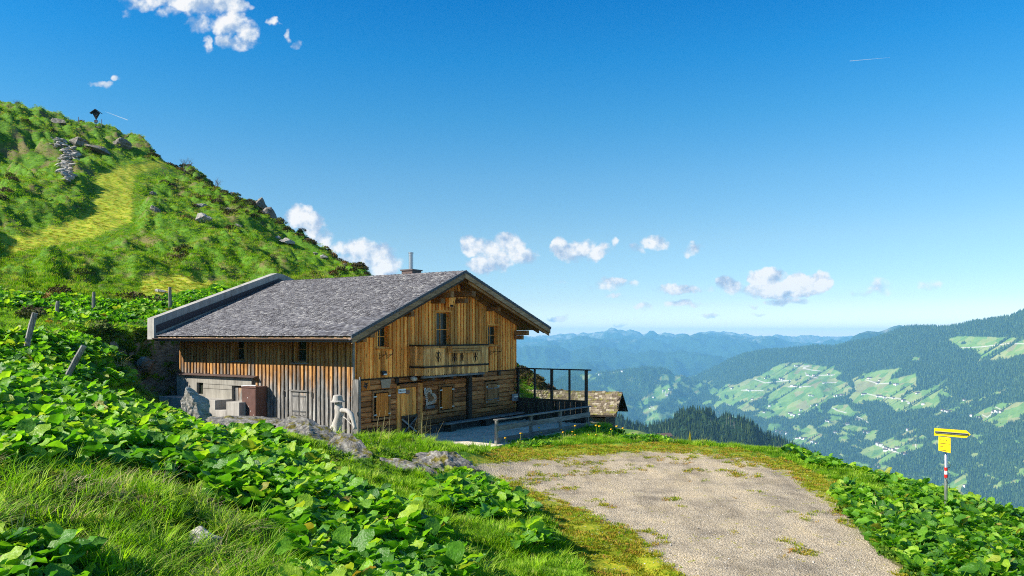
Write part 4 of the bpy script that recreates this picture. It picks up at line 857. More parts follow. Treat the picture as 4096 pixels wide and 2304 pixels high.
# rafter ends along the side eave
for i in range(14):
    s_ = -.55 + i * .86
    MB().hexa([(-1.0, s_, zr(-1.0) - .24), (.1, s_, zr(.1) - .26), (.1, s_ + .12, zr(.1) - .26), (-1.0, s_ + .12, zr(-1.0) - .24), (-1.0, s_, zr(-1.0) - .135), (.1, s_, zr(.1) - .135), (.1, s_ + .12, zr(.1) - .135), (-1.0, s_ + .12, zr(-1.0) - .135)]).build('rafter_end', MW_Y, HUT)
MB().box(RX0 - .03, RX0 + .06, RY0 - .02, RY1 + .1, zr(RX0) - .24, zr(RX0) - .10).build('fascia', M_GUT, HUT)
g_ = MB(); n = 7
for y in (RY0 + .0, RY1 + .12):
    g_.v += [(RX0 - .10 - .07 * math.cos(a), y, zr(RX0) - .10 + .07 * math.sin(a)) for a in np.linspace(-math.pi, 0, n)]
g_.f = [(i, i + 1, i + 1 + n, i + n) for i in range(n - 1)]; g_.m = [0] * len(g_.f); g_.build('gutter', M_GUT, HUT)
# shingles
def mat_shingle():
    m, t, b = newmat('larch_shingle'); co = t.node('ShaderNodeTexCoord', object=HUT).outputs['Object']; r = attr(t, 'rnd')
    r2 = t.math('FRACT', t.math('ADD', r, objrand(t)))
    f = t.noise(t.scale(co, (2, 9, 2)), 5, 4, .7); big = t.noise(co, .8, 4, .6)
    col = t.ramp(r2, [(0, (.075, .07, .078)), (.4, (.15, .145, .155)), (.85, (.215, .21, .22)), (1, (.34, .33, .32))])
    col = t.mix(1, col, t.ramp(t.math('ADD', t.math('MULTIPLY', f, .6), t.math('MULTIPLY', big, .4)), [(.3, (.62, .62, .64)), (.55, (1, 1, 1)), (.72, (1.3, 1.28, 1.22))]), 'MULTIPLY')
    col = t.mix(t.sstep(t.noise(co, 9, 3, .7), .66, .78), col, (.13, .15, .05))
    bsdf(t, b, col, .75, t.bump(f, .4, .01), .3); return m
M_SHI = mat_shingle()
def shingle_field(side, name, nnear, rg, expo=.125):
    """rows of shingles over one slope; the nearest become single parts"""
    roof = bpy.data.objects.get('roof') or MB().box(5.8, 6.0, RY0 + .02, RY1, 7.14, 7.185).build('roof', M_GUT, HUT)
    xa = RX0 - .06 if side < 0 else RX1 + .04; k = .4075 if side < 0 else -.3265; L = abs(5.9 - xa) * math.hypot(1, k); nrow = int(L / expo)
    ux = (1 if side < 0 else -1) / math.hypot(1, k); uz = abs(k) / math.hypot(1, k); base0 = (xa, zr(xa)); V = []; rd = []; singles = []
    nx_, nz_ = -uz * (1 if side < 0 else -1), abs(ux)
    for r in range(nrow):
        y = RY0 - .03; a = r * expo
        while y < RY1 - .02:
            w = min(rg.uniform(.08, .17), RY1 - y); j = rg.uniform(-.012, .012); th = rg.uniform(.014, .026); lift = rg.uniform(.0, .008)
            if w > .04:
                p = []
                for (aa, h0, h1) in ((a + j, .012 + lift, .012 + lift + th), (a + expo * 1.5, -.006, .004)):
                    for yy in (y + .003, y + w - .003):
                        for h in (h0, h1): p.append((base0[0] + ux * aa + nx_ * h, yy, base0[1] + uz * aa + nz_ * h))
                # order: (low y0 h0),(low y0 h1),(low y1 h0),(low y1 h1),(up ...)
                q = [p[0], p[4], p[6], p[2], p[1], p[5], p[7], p[3]]
                V.append(q); rd.append(rg.random())
            y += w
    V = np.array(V); rd = np.array(rd)
    c = V.mean(1); Wp = np.c_[HA[0] + c[:, 0] * HG[0] + c[:, 1] * HS[0], HA[1] + c[:, 0] * HG[1] + c[:, 1] * HS[1]]
    dist = np.hypot(Wp[:, 0], Wp[:, 1]); o_ = np.argsort(dist); near_, rest = o_[:nnear], o_[nnear:]
    F8 = np.array([(3, 2, 1, 0), (4, 5, 6, 7), (0, 1, 5, 4), (1, 2, 6, 5), (2, 3, 7, 6), (3, 0, 4, 7)])
    if side > 0: F8 = F8[:, ::-1]
    n = len(rest); me = quadmesh(name, V[rest].reshape(-1, 3), (F8[None] + 8 * np.arange(n)[:, None, None]).reshape(-1, 4))
    me.attributes.new('rnd', 'FLOAT', 'POINT').data.foreach_set('value', np.repeat(rd[rest], 8).astype(np.float32))
    tag(link(name, me, M_SHI, roof), kind='stuff')
    for i in near_: link('shingle', pyd('shingle', V[i], F8.tolist()), M_SHI, roof)
shingle_field(-1, 'shingle_covering', 290, rg); shingle_field(1, 'shingle_covering', 0, rg, .2)
M_VER = simple('verge_shingle_grey', (.075, .085, .10), .7, .3, 0, .3, 12)
for xa, xb, k in ((RX0 - .05, 5.9, .4075), (RX1 + .03, 5.9, .3265)):
    n = 40
    for i in range(n):
        t0 = xa + (xb - xa) * i / n; t1 = xa + (xb - xa) * (i + 1.25) / n if i < n - 1 else xb; a, b = min(t0, t1), max(t0, t1); lo = t0
        z0, z1 = zr(t0), zr(min(max(t1, RX0), RX1)); e = .03
        q = [(t0, RY0 - .06, z0 - .075), (t1, RY0 - .045, z1 - .075), (t1, RY0 - .02, z1 - .075), (t0, RY0 - .02, z0 - .075), (t0, RY0 - .06, z0 + .055), (t1, RY0 - .045, z1 + .03), (t1, RY0 + .02, z1 + .03), (t0, RY0 + .02, z0 + .055)]
        me = pyd('verge_shingle', q, [(3, 2, 1, 0), (4, 5, 6, 7), (0, 1, 5, 4), (1, 2, 6, 5), (2, 3, 7, 6), (3, 0, 4, 7)]); link('verge_shingle', me, M_VER, HUT)
# ridge shingles
for i in range(52):
    y = RY0 - .03 + i * .232
    MB().hexa([(5.72, y, 7.13), (6.02, y, 7.155), (6.02, y + .25, 7.155), (5.72, y + .25, 7.13), (5.72, y, 7.16), (6.02, y, 7.225 + rg.uniform(0, .01)), (6.02, y + .25, 7.21), (5.72, y + .25, 7.15)]).build('ridge_shingle', M_SHI, HUT)
# chimney
c = MB().box(6.0, 6.65, 2.12, 2.77, 6.9, 7.36).build('chimney', simple('brown_metal', (.09, .055, .045), .5, .4, 0, .2), HUT)
MB().box(5.95, 6.7, 2.07, 2.82, 7.36, 7.42).build('chimney_cap', M_GUT, c)
pp = MB().tube([(6.3, 2.45, 7.4), (6.3, 2.45, 8.22)], .105, 16); pp.tube([(6.3, 2.45, 8.18), (6.3, 2.45, 8.24)], .12, 16); pp.build('flue_pipe', M_ZINC, c, smooth=False)
# rear concrete parapet
y0, y1 = 11.12, 11.62; pf = [(-1.25, 4.15), (-1.25, 5.1), (5.75, 7.6), (6.2, 7.55), (13.6, 5.15), (13.6, 4.3), (5.9, 6.6)]; n = len(pf)
q = MB(); q.v = [(x, y0, z) for x, z in pf] + [(x, y1, z) for x, z in pf]; q.f = [tuple(range(n))[::-1], tuple(range(n, 2 * n))] + [(i, (i + 1) % n, (i + 1) % n + n, i + n) for i in range(n)]; q.m = [0] * len(q.f)
par = q.build('parapet_wall', concrete('old_concrete', (.40, .38, .34)), HUT)
cl = MB(); cl.hexa([(-1.15, y0 - .03, 4.45), (5.85, y0 - .03, 7.12), (5.85, y0 - .005, 7.12), (-1.15, y0 - .005, 4.45), (-1.15, y0 - .03, 4.78), (5.85, y0 - .03, 7.33), (5.85, y0 - .005, 7.33), (-1.15, y0 - .005, 4.78)]); cl.build('metal_cladding', simple('dark_cladding', (.035, .03, .034), .5, .4), par)
cl = MB(); cl.hexa([(5.86, y0 - .03, 7.12), (13.4, y0 - .03, 4.7), (13.4, y0 - .005, 4.7), (5.86, y0 - .005, 7.12), (5.86, y0 - .03, 7.32), (13.4, y0 - .03, 4.95), (13.4, y0 - .005, 4.95), (5.86, y0 - .005, 7.32)]); cl.build('metal_cladding', bpy.data.materials['dark_cladding'], par)
# little things fixed to the gable
def at_hut(o): o.parent = None; o.matrix_world = HUT.matrix_basis.copy(); return o
def hthing(name, label, cat, loc, group=None):
    e = empty(name, tuple(HUT.matrix_basis @ Vector(loc)), HUT.rotation_euler[2]); tag(e, label, cat, group); return e
for x in (1.42, 1.85, 9.25, 9.75):
    MB().tube([(x, -.03, 3.62), (x, -.03, 3.35)], .014, 5).build('bracket', M_BLACK, HUT); MB().tube([(x, -.03, 3.52), (x, -.36, 3.55), (x, -.40, 3.75)], .014, 5).build('bracket', M_BLACK, HUT); MB().tube([(x, -.03, 3.38), (x, -.30, 3.54)], .01, 5).build('bracket', M_BLACK, HUT)
e = hthing('edelweiss_panel', 'square wood panel carved with a dark edelweiss near the hut corner', 'wall ornament', (.6, -.05, 2.35))
MB().box(-.24, .24, -.02, .0, -.19, .19).build('panel', MW_SH, e)
fl = MB()
for k in range(9):
    a = 2 * math.pi * k / 9; L_ = .17 if k % 2 else .13; dx, dz = math.cos(a), math.sin(a); px, pz = -dz * .028, dx * .028
    fl.add([(dx * .02, -.03, dz * .02), (dx * L_ * .5 + px, -.045, dz * L_ * .5 + pz), (dx * L_, -.03, dz * L_), (dx * L_ * .5 - px, -.035, dz * L_ * .5 - pz)], [(0, 1, 2, 3), (3, 2, 1, 0)])
fl.build('flower', M_BLACK, e)
e = hthing('wall_plaque', 'blank pale tapered wooden board below the boards of the gable', 'plaque', (1.77, -.06, 2.37))
q = MB().hexa([(-.25, -.03, -.18), (.22, -.03, -.18), (.22, 0, -.18), (-.25, 0, -.18), (-.31, -.03, .17), (.31, -.03, .19), (.31, 0, .19), (-.31, 0, .17)]); q.build('board', simple('pale_wood', (.34, .27, .19), .8, .2, 0, .25, 9), e)
e = hthing('welcome_sign', 'small white sign reading Willkommen over the door post', 'sign', (2.68, -.13, 2.02))
MB().box(-.23, .23, -.02, 0, -.085, .085).build('plate', simple('sign_white', (.75, .76, .74)), e); MB().box(-.25, .25, -.015, .01, -.105, -.087).build('frame', MW_GX, e)
def text(s, size, loc, parent, mat, rot=(R(90), 0, 0), nm='lettering'):
    c = bpy.data.curves.new(nm, 'FONT'); c.body = s; c.size = size; c.align_x = 'CENTER'; c.align_y = 'CENTER'; c.extrude = .002; c.materials.append(mat)
    o = bpy.data.objects.new(nm, c); COL.objects.link(o); me = bpy.data.meshes.new_from_object(o); bpy.data.objects.remove(o); o = bpy.data.objects.new(nm, me); COL.objects.link(o); o.parent = parent; o.location = loc; o.rotation_euler = rot; return o
text('Willkommen', .088, (0, -.024, 0), e, M_BLACK)
e = hthing('oval_plaque', 'small oval brown plaque hanging on the hut door', 'plaque', (3.14, -.03, 1.95))
MB().tube([(0, -.02, 0), (0, 0, 0)], .09, 16).build('disc', simple('plaque_brown', (.26, .14, .085)), e).scale = (1.75, 1, 1)
e = hthing('thermometer', 'narrow white thermometer beside the right door post', 'thermometer', (4.26, -.07, 1.92)); MB().box(-.045, .045, -.02, 0, -.14, .14).build('plate', bpy.data.materials['sign_white'], e); MB().box(-.008, .008, -.028, -.02, -.1, .1).build('tube', simple('ink_blue', (.05, .08, .2)), e)
# heart of rings
e = hthing('wicker_heart', 'large heart wreath of pale wood slices leaning on the log wall', 'ornament', (4.55, -.1, 1.62))
M_PALE = simple('birch_slice', (.62, .52, .40)); M_BRN = simple('brown_slice', (.33, .17, .075)); ring = MB(); ring.tube([(0, -.022, 0), (0, 0, 0)], .027, 7); rm = pyd('wood_slice', ring.v, ring.f); rm2 = rm.copy(); rm.materials.append(M_PALE); rm2.materials.append(M_BRN)
for sc_ in (1.0, .84, .68, .5, .33, .16):
    N_ = max(6, int(44 * sc_))
    for k in range(N_):
        a = 2 * math.pi * k / N_; hx = 16 * math.sin(a) ** 3 / 17 * .43; hz_ = (13 * math.cos(a) - 5 * math.cos(2 * a) - 2 * math.cos(3 * a) - math.cos(4 * a)) / 17 * .43
        ca, sa = math.cos(R(-38)), math.sin(R(-38)); x_, z_ = hx * sc_, hz_ * sc_
        o = link('wood_slice', rm if sc_ > .6 else rm2, None, e); o.location = (x_ * ca - z_ * sa, 0, x_ * sa + z_ * ca)
MB().box(-.3, .22, -.1, .03, -.46, -.34).build('ledge', MW_GX, e)
e = hthing('wall_lamp', 'small black solar lamp on the golden boards under the left window', 'lamp', (1.62, -.08, 2.8)); MB().hexa([(-.13, -.1, -.08), (.13, -.1, -.08), (.13, 0, -.09), (-.13, 0, -.09), (-.13, -.05, .09), (.13, -.05, .09), (.13, 0, .09), (-.13, 0, .09)]).build('housing', M_BLACK, e); MB().box(-.1, .1, -.108, -.1, -.07, -.02).build('led_strip', bpy.data.materials['sign_white'], e)
e = hthing('globe_lamp', 'round glass ball lamp under the balcony left end', 'lamp', (3.36, -.2, 2.5)); bm = bmesh.new(); bmesh.ops.create_uvsphere(bm, u_segments=16, v_segments=10, radius=.12); me = bpy.data.meshes.new('globe'); bm.to_mesh(me); bm.free(); link('globe', me, simple('glass_globe', (.5, .48, .42), .25, .6), e, True).scale = (1.3, 1.3, .9); MB().box(-.03, .03, -.02, .2, .05, .09).build('arm', M_BLACK, e)
e = hthing('bird_box', 'little wooden nest box hung under the gable peak', 'nest box', (5.72, -.2, 5.82))
MB().hexa([(-.17, -.2, -.24), (.17, -.2, -.24), (.14, 0, -.24), (-.14, 0, -.24), (-.24, -.24, .2), (.24, -.24, .2), (.2, 0, .22), (-.2, 0, .22)]).build('box', MW_G, e); MB().box(-.12, .12, -.215, -.205, -.22, -.13).build('slot', MW_CUT, e)
e = hthing('wall_vent', 'pale ribbed metal box near the right end of the log wall', 'box', (11.3, -.1, 1.2)); q = MB().box(-.2, .2, -.12, 0, -.17, .17); q.build('housing', simple('grey_box', (.4, .42, .44), .5), e)
for k in range(4): MB().box(-.17, .17, -.135, -.12, -.14 + k * .08, -.10 + k * .08).build('slat', M_BLACK if k % 2 else M_ZINC, e)
# bench
e = hthing('bench', 'long grey plank bench along the log wall of the hut', 'bench', (8.4, -.38, 0))
MB().box(-3.3, 3.3, -.22, .2, .39, .46).build('seat', MW_GX, e, bevel=.012)
for x in (-2.9, -.2, 2.7): MB().box(x, x + .4, -.15, .18, .0, .385).build('leg', MW_DZ, e, bevel=.01)
# terrace slab
T_ = MB(); pl = [(.2, -3.2), (1.6, -4.0), (2.6, -4.75), (4.5, -4.62), (11.7, -4.4), (11.7, -.02), (.2, -.02)]; n = len(pl)
T_.v = [(x, y, -.3) for x, y in pl] + [(x, y, .06) for x, y in pl]; T_.f = [tuple(range(n))[::-1], tuple(range(n, 2 * n))] + [(i, (i + 1) % n, (i + 1) % n + n, i + n) for i in range(n)]; T_.m = [0] * len(T_.f)
tag(at_hut(T_.build('terrace', M_CON3, None)), kind='structure')
# terrace fence
e = hthing('terrace_fence', 'grey weathered three-rail wooden fence along the terrace front', 'fence', (3.3, -4.45, 0))
for x in (0, 2.57, 5.07, 7.7): MB().box(x - .07, x + .07, -.05, .05, -.3, 1.0 if x < 7 else .94).build('post', MW_GZ, e, bevel=.008)
for z0, z1, nm in ((1.0, 1.045, 'cap_rail'),): MB().hexa([(-.1, -.12, z0), (7.85, -.12, z0 - .06), (7.85, .09, z0 - .06), (-.1, .09, z0), (-.1, -.12, z1), (7.85, -.12, z1 - .06), (7.85, .09, z1 - .06), (-.1, .09, z1)]).build(nm, MW_GX, e)
for z0, z1, dz in ((.58, .79, -.10), (.12, .32, -.1)):
    for a, b in ((.02, 3.9), (3.91, 7.8)): MB().hexa([(a, -.085, z0 + dz * a / 8), (b, -.085, z0 + dz * b / 8), (b, -.052, z0 + dz * b / 8), (a, -.052, z0 + dz * a / 8), (a, -.085, z1 + dz * a / 8), (b, -.085, z1 + dz * b / 8), (b, -.052, z1 + dz * b / 8), (a, -.052, z1 + dz * a / 8)]).build('rail', MW_GX, e, bevel=.006)
# glazed wind screen
e = hthing('wind_screen', 'dark timber wind screen with four glass panes at the terrace end', 'screen', (11.55, 0, 0))
ys = [-.14, -1.14, -2.13, -3.13, -4.05]
for y, w_ in zip(ys, (.13, .07, .12, .07, .13)): MB().box(-.06, .06, y - w_ / 2 - .03, y + w_ / 2 - .03, 0 if w_ > .1 else 1.19, 2.63).build('post', MW_DZ, e, bevel=.006)
MB().box(-.09, .07, -4.32, .3, 2.632, 2.69).build('top_rail', MW_DX, e); MB().box(-.045, .045, -4.1, -.2, 1.08, 1.18).build('middle_rail', MW_DX, e)
m_gl, t, b = newmat('clear_glass'); t.n.remove(b); mx = t.node('ShaderNodeMixShader', {0: .06}); t.l.new(t.node('ShaderNodeBsdfTransparent', {'Color': (.93, .96, .95)}).outputs[0], mx.inputs[1]); t.l.new(t.node('ShaderNodeBsdfGlossy', {'Roughness': .02}).outputs[0], mx.inputs[2]); t.l.new(mx.outputs[0], t.n['Material Output'].inputs[0])
for a, b_ in zip(ys[:-1], ys[1:]): MB().box(-.006, .006, b_ + .04, a - .1, 1.181, 2.631).build('pane', m_gl, e)
for i in range(26):
    y = -.22 - i * .15; MB().box(-.03 - .012 * (i % 2), -.005 - .012 * (i % 2), y - .138, y, .08 + rg.uniform(-.02, .02), 1.079).build('board', MW_DZ, e)
# cabinet by the side wall
MC = simple('brown_cabinet', (.115, .060, .048), .5, .35, 0, .25, 3)
e = hthing('metal_cabinet', 'tall rusty brown metal cabinet against the side wall', 'cabinet', (-.42, 5.3, 0))
MB().box(-.27, .27, -.44, .44, 0, 2.14).build('body', MC, e); MB().box(-.30, .3, -.47, .47, 2.141, 2.2).build('lid', MC, e); MB().box(-.285, -.271, -.4, .4, .08, 2.08).build('door', MC, e)
MB().tube([(-.28, .45, 2.2), (-.22, .1, 2.24), (-.15, -.3, 2.24)], .03, 7).build('pipe', M_ZINC, e)
for k in range(34): x_ = rg.uniform(-.38, .38); z_ = rg.uniform(.1, .7 if k % 3 else 1.8); MB().box(-.289, -.2855, x_, x_ + rg.uniform(.008, .02), z_, z_ + rg.uniform(.01, .05)).build('paint_chip', bpy.data.materials['sign_white'], e)
# stepped concrete block
e = hthing('concrete_steps', 'stepped pale concrete block left of the brown cabinet', 'steps', (-.6, 7.5, 0))
for a, b_, zz in ((-.42, 3.6, 1.56), (-1.15, -.421, 1.16), (-2.0, -1.151, 1.54)): MB().box(-.42, .47, a, b_, 0, zz).build('block', M_CON2, e, bevel=.01)
# shed below the terrace
def shed():
    e = empty('shed', (6.6, 49.75, -6.5), math.atan2(-.33, .944)); tag(e, 'small low log shed with mossy shingle roof beyond the terrace', 'shed')
    # local x along ridge to the right, y away; depth 3.6, length 8
    RZ, EZ = 2.98, 1.66; L0, L1 = -8.0, .35; hw = 1.85
    m, t, b = newmat('mossy_shingle'); rnd = attr(t, 'rnd'); r2 = t.math('FRACT', t.math('ADD', rnd, objrand(t)))
    col = t.ramp(r2, [(0, (.11, .085, .06)), (.5, (.20, .16, .11)), (.85, (.30, .25, .17)), (1, (.42, .37, .28))]); pos = t.node('ShaderNodeNewGeometry').outputs['Position']
    col = t.mix(t.sstep(t.noise(pos, 2.5, 4, .7), .5, .66), col, (.22, .21, .045)); bsdf(t, b, col, .9, None, .1)
    for sg in (-1, 1):
        MB().hexa([(L0, sg * hw, EZ - .08), (L1, sg * hw, EZ - .08), (L1, 0, RZ - .08), (L0, 0, RZ - .08), (L0, sg * hw, EZ), (L1, sg * hw, EZ), (L1, 0, RZ), (L0, 0, RZ)]).build('roof', MW_DZ, e)
    roof = [c for c in e.children][0]; V = []; rg = random.Random(9); nr = 12
    for r in range(nr):
        x = L0; f0 = r / nr; f1 = (r + 1.4) / nr
        while x < L1:
            w_ = rg.uniform(.13, .26)
            if x + w_ > L1 + .05: break
            y0 = -hw * (1 - f0) - .03; y1 = -hw * (1 - f1); z0 = EZ + (RZ - EZ) * f0; z1 = EZ + (RZ - EZ) * f1; j = rg.uniform(-.02, .02); h = rg.uniform(.03, .055)
            if r == nr - 1: y1 += .1; z1 -= .02 + rg.uniform(0, .05)
            V.append([(x + .006, y0 + j, z0 + .01), (x + w_ - .006, y0 + j, z0 + .01), (x + w_ - .006, y1, z1), (x + .006, y1, z1), (x + .006, y0 + j, z0 + .01 + h), (x + w_ - .006, y0 + j, z0 + .01 + h), (x + w_ - .006, y1, z1 + .015), (x + .006, y1, z1 + .015)]); x += w_
    V.sort(key=lambda q: -q[0][0]); F8 = [(3, 2, 1, 0), (4, 5, 6, 7), (0, 1, 5, 4), (1, 2, 6, 5), (2, 3, 7, 6), (3, 0, 4, 7)]
    for q in V[:290]: link('shingle', pyd('shingle', q, F8), m, roof)
    rest = np.array(V[290:]); me = quadmesh('shingle_covering', rest.reshape(-1, 3), (np.array(F8)[None] + 8 * np.arange(len(rest))[:, None, None]).reshape(-1, 4)); me.attributes.new('rnd', 'FLOAT', 'POINT').data.foreach_set('value', np.repeat(np.random.default_rng(1).random(len(rest)), 8).astype(np.float32)); tag(link('shingle_covering', me, m, roof), kind='stuff')
    hwi = hw - .4; bx1_ = L1 - .75
    MB().box(L0 + .5, bx1_ - .1, -hwi + .1, hwi - .1, -.5, EZ + .1).build('wall', M_CORE, e)
    for k in range(8):
        z0 = -.4 + k * .235; MB().box(L0 + .4, bx1_, -hwi, -hwi + .12, z0, z0 + .22).build('log', MW_R, e, bevel=.02)
        MB().box(bx1_ - .12, bx1_, -hwi + .13, hwi, z0 + .08, z0 + .30).build('log', MW_DZ, e, bevel=.02)
    for x in (-1.75, -1.35): MB().box(x, x + .16, -hwi - .08, -hwi - .005, -.4, EZ - .05).build('post', MW_GZ, e)
    for k in range(6): MB().box(-1.15 + k * .14, -1.03 + k * .14, -hwi - .07, -hwi - .01, -.4, 1.3 - .05 * k).build('door_board', MW_GZ, e)
    g_ = MB(); pr = [(-hw + .35, EZ + .15), (hw - .35, EZ + .15), (0, RZ - .15)]
    g_.v = [(bx1_ - .05, y, z) for y, z in pr] + [(bx1_ + .0, y, z) for y, z in pr]; g_.f = [(0, 1, 2), (5, 4, 3), (0, 3, 4, 1), (1, 4, 5, 2), (2, 5, 3, 0)]; g_.m = [0] * 5; g_.build('gable_boards', MW_DZ, e)
    for y, z in ((-hw + .5, EZ + .1), (0, RZ - .3), (hw - .5, EZ + .1)): MB().box(bx1_ - .2, L1 - .05, y - .09, y + .09, z - .12, z + .08).build('purlin', MW_DX, e)
    MB().box(L0 + .4, L1 - .1, -hw + .2, -hw + .33, EZ - .12, EZ + .02).build('purlin', MW_R, e)
shed()
# driftwood figure and trough
M_DRIFT = wood('driftwood', [(.16, .15, .125), (.33, .31, .27), (.46, .43, .39), (.56, .54, .50)], 'Z', var=.08, knots=False)
e = hthing('driftwood_figure', 'bleached driftwood figure with a wooden hat and one bent arm', 'sculpture', (-.8, .02, 0))
b_ = MB().tube([(-.02, .12, -.1), (-.02, .1, .35), (0, .04, .75), (-.02, .02, .98), (.0, -.02, 1.2), (.02, -.08, 1.42), (0, -.02, 1.6), (0, .02, 1.74), (0, .02, 1.84)], [.22, .19, .16, .2, .145, .18, .16, .10, .10], 12)
b_.tube([(0, -.05, 1.42), (0, -.25, 1.5), (.0, -.5, 1.49), (0, -.68, 1.36), (0, -.8, 1.12), (0, -.86, .92), (0, -.87, .82)], [.12, .10, .085, .10, .075, .07, .09], 10)
b_.tube([(.02, -.16, 1.28), (0, -.4, 1.2), (0, -.66, 1.02), (0, -.78, .95)], [.03, .022, .02, .015], 6)
b_.tube([(0, .1, .85), (-.1, .2, .86), (-.16, .24, .8)], [.12, .09, .04], 8)
b_.tube([(0, -.8, .83), (0, -.8, .66)], [.022, .018], 6)
b_.build('body', M_DRIFT, e, smooth=True)
ht = MB().tube([(0, .02, 1.8), (0, .02, 1.83), (0, .02, 1.86), (0, .02, 2.04), (0, .02, 2.07)], [.27, .27, .2, .165, .1], 16); ht.build('hat', M_DRIFT, e)
ht = MB().box(-.05, .05, -.0, .02, 0, .001); 
e = hthing('water_trough', 'pale hollowed half log trough lying before the driftwood figure', 'trough', (-1.15, -.7, .40))
tr = MB().tube([(0, .95, 0), (0, .8, .02), (0, 0, 0), (0, -.9, .04), (.0, -1.05, .05)], [.12, .2, .21, .2, .1], 10); tr.build('log', M_DRIFT, e, smooth=True); MB().box(-.08, .08, -.3, .35, .17, .215).build('hollow', M_CORE, e)
# ---PART3---
# ------------------------------------------------------------------ air
def haze():
    x0, x1, yA, yB, zA, zB_ = -22000, 30000, -3000, 20500, -1062, 190
    o = MB().box(x0, x1, yA, yB, zA, zB_).build('haze'); m = bpy.data.materials.new('haze'); m.use_nodes = True; t = NT(m.node_tree); t.n.clear()
    v = t.node('ShaderNodeVolumePrincipled', {'Color': (.26, .64, 1.0, 1), 'Density': 7.2e-5, 'Anisotropy': .0}); out = t.node('ShaderNodeOutputMaterial'); t.l.new(v.outputs[0], out.inputs['Volume'])
    try: m.cycles.homogeneous_volume = True
    except Exception: pass
    o.data.materials.append(m); tag(o, kind='stuff')
haze()
# ------------------------------------------------------------------ rocks
def mat_rock(name, a=(.07, .068, .06), b_=(.24, .225, .20), c=(.42, .40, .36), moss=.6):
    m, t, b = newmat(name); pos = t.node('ShaderNodeNewGeometry').outputs['Position']; oc = t.node('ShaderNodeTexCoord').outputs['Object']
    lay = t.noise(t.scale(oc, (1.5, 2.5, 9)), 2.0, 7, .7, .4); f = t.noise(pos, 16, 4, .75)
    x = t.math('ADD', t.math('MULTIPLY', lay, .6), t.math('MULTIPLY', f, .4))
    col = t.ramp(x, [(.36, a), (.5, b_), (.64, c)])
    nz = t.node('ShaderNodeSeparateXYZ', {0: t.node('ShaderNodeNewGeometry').outputs['Normal']}).outputs[2]
    mo = t.sstep(t.math('ADD', t.noise(pos, 3.2, 5, .7), t.math('MULTIPLY', nz, .06)), moss, moss + .1)
    col = t.mix(mo, col, t.ramp(f, [(.35, (.05, .045, .01)), (.55, (.17, .14, .02)), (.7, (.10, .17, .02))]))
    bsdf(t, b, col, .9, t.bump(x, .9, .05), .2); return m
M_ROCK = mat_rock('schist', (.05, .045, .04), (.19, .175, .15), (.38, .36, .32), moss=.56); M_ROCKW = mat_rock('pale_schist', (.14, .13, .11), (.33, .31, .27), (.55, .52, .47), .68)
def rock_mesh(name, size, seed, sub=3, strata=.12, flat=0):
    bm = bmesh.new(); bmesh.ops.create_icosphere(bm, subdivisions=sub, radius=1); V = np.array([v.co[:] for v in bm.verts])
    s = np.array(size) / 2; p = V * 1.0
    p = np.sign(V) * np.abs(V) ** .8                                   # blockier than a ball
    q = p * s; k = 1 / max(.3, min(size[:2]))
    rr_ = np.random.default_rng(seed * 7 + 1)
    for _ in range(16 if sub > 2 else 9):
        nn = rr_.normal(0, 1, 3); nn /= np.linalg.norm(nn); dd = rr_.uniform(.5, .86); e_ = p @ nn - dd; p = p - np.maximum(e_, 0)[:, None] * nn
    q = p * s
    n = fbm(q[:, 0] * k * 1.3 + seed * 7.1 + q[:, 2] * k, q[:, 1] * k * 1.3 - q[:, 2] * k * .8 + seed, 4, seed)
    p = p * (1 + .24 * n[:, None]); q = p * s
    lay = vnoise(q[:, 2] * 9 / max(size[2], .3) + n * 1.2 + q[:, 0] * .6, q[:, 0] * .3 + seed, seed + 3) - .5
    q[:, :2] *= (1 + strata * 1.6 * lay)[:, None]
    f = fbm(q[:, 0] * 5 + q[:, 2] * 4, q[:, 1] * 5 + q[:, 2] * 5, 3, seed + 9); q += V * (f * .07 * min(1, size[2] * 1.5))[:, None]
    for v, c in zip(bm.verts, q): v.co = c
    me = bpy.data.meshes.new(name); bm.to_mesh(me); bm.free(); return me
def rock(name, label, cat, pos, size, rz=0, tilt=(0, 0), seed=1, sub=3, mat=None, group=None, strata=.12):
    o = link(name, rock_mesh(name, size, seed, sub, strata), mat or M_ROCK, smooth=False); o.location = pos; o.rotation_euler = (tilt[0], tilt[1], rz); tag(o, label, cat, group); return o
def gnd(x, y, dz=0): return Vector((x, y, float(tz(x, y)) + dz))
def at_img(u, v, Y): return Vector(((u - 512) / F * Y, Y, (336 - v) / F * Y))
rock('standing_stone', 'upright furrowed grey stone beside the concrete steps', 'stone', at_img(196, 413, 27), (1.15, .8, 2.0), .4, (0, .06), 4, 5, M_ROCKW, strata=.12)
rock('rock_outcrop', 'flat schist slab showing above the leaf bank below the cabinet', 'rock', at_img(247, 426, 24.5), (3.6, 1.5, .55), .1, (0, .06), 6, 6, strata=.3)
rock('rock_outcrop', 'sloping grey layered slab in front of the side wall corner', 'rock', at_img(308, 438, 23.5), (3.0, 2.0, .7), -.3, (.35, .22), 7, 6, strata=.3)
rock('rock_outcrop', 'steep tilted layered rock running down between leaves and mound', 'rock', at_img(342, 461, 21.6), (2.6, 1.6, .7), -.9, (.45, .45), 8, 6, strata=.35)
rock('rock_outcrop', 'long undercut ledge along the foot of the grassy mound', 'rock', at_img(396, 469, 21.4), (3.1, 1.3, .55), -.15, (.3, .12), 9, 6, strata=.3)
rock('rock_outcrop', 'mossy rock nose at the right end of the grassy mound', 'rock', at_img(450, 464, 23.0), (2.3, 1.4, .8), -.3, (.2, .25), 10, 6, strata=.3)
rock('boulder', 'small dark stone at the gravel edge below the mound', 'stone', at_img(485, 484, 22.2), (.6, .5, .4), .3, (0, 0), 12, 3)
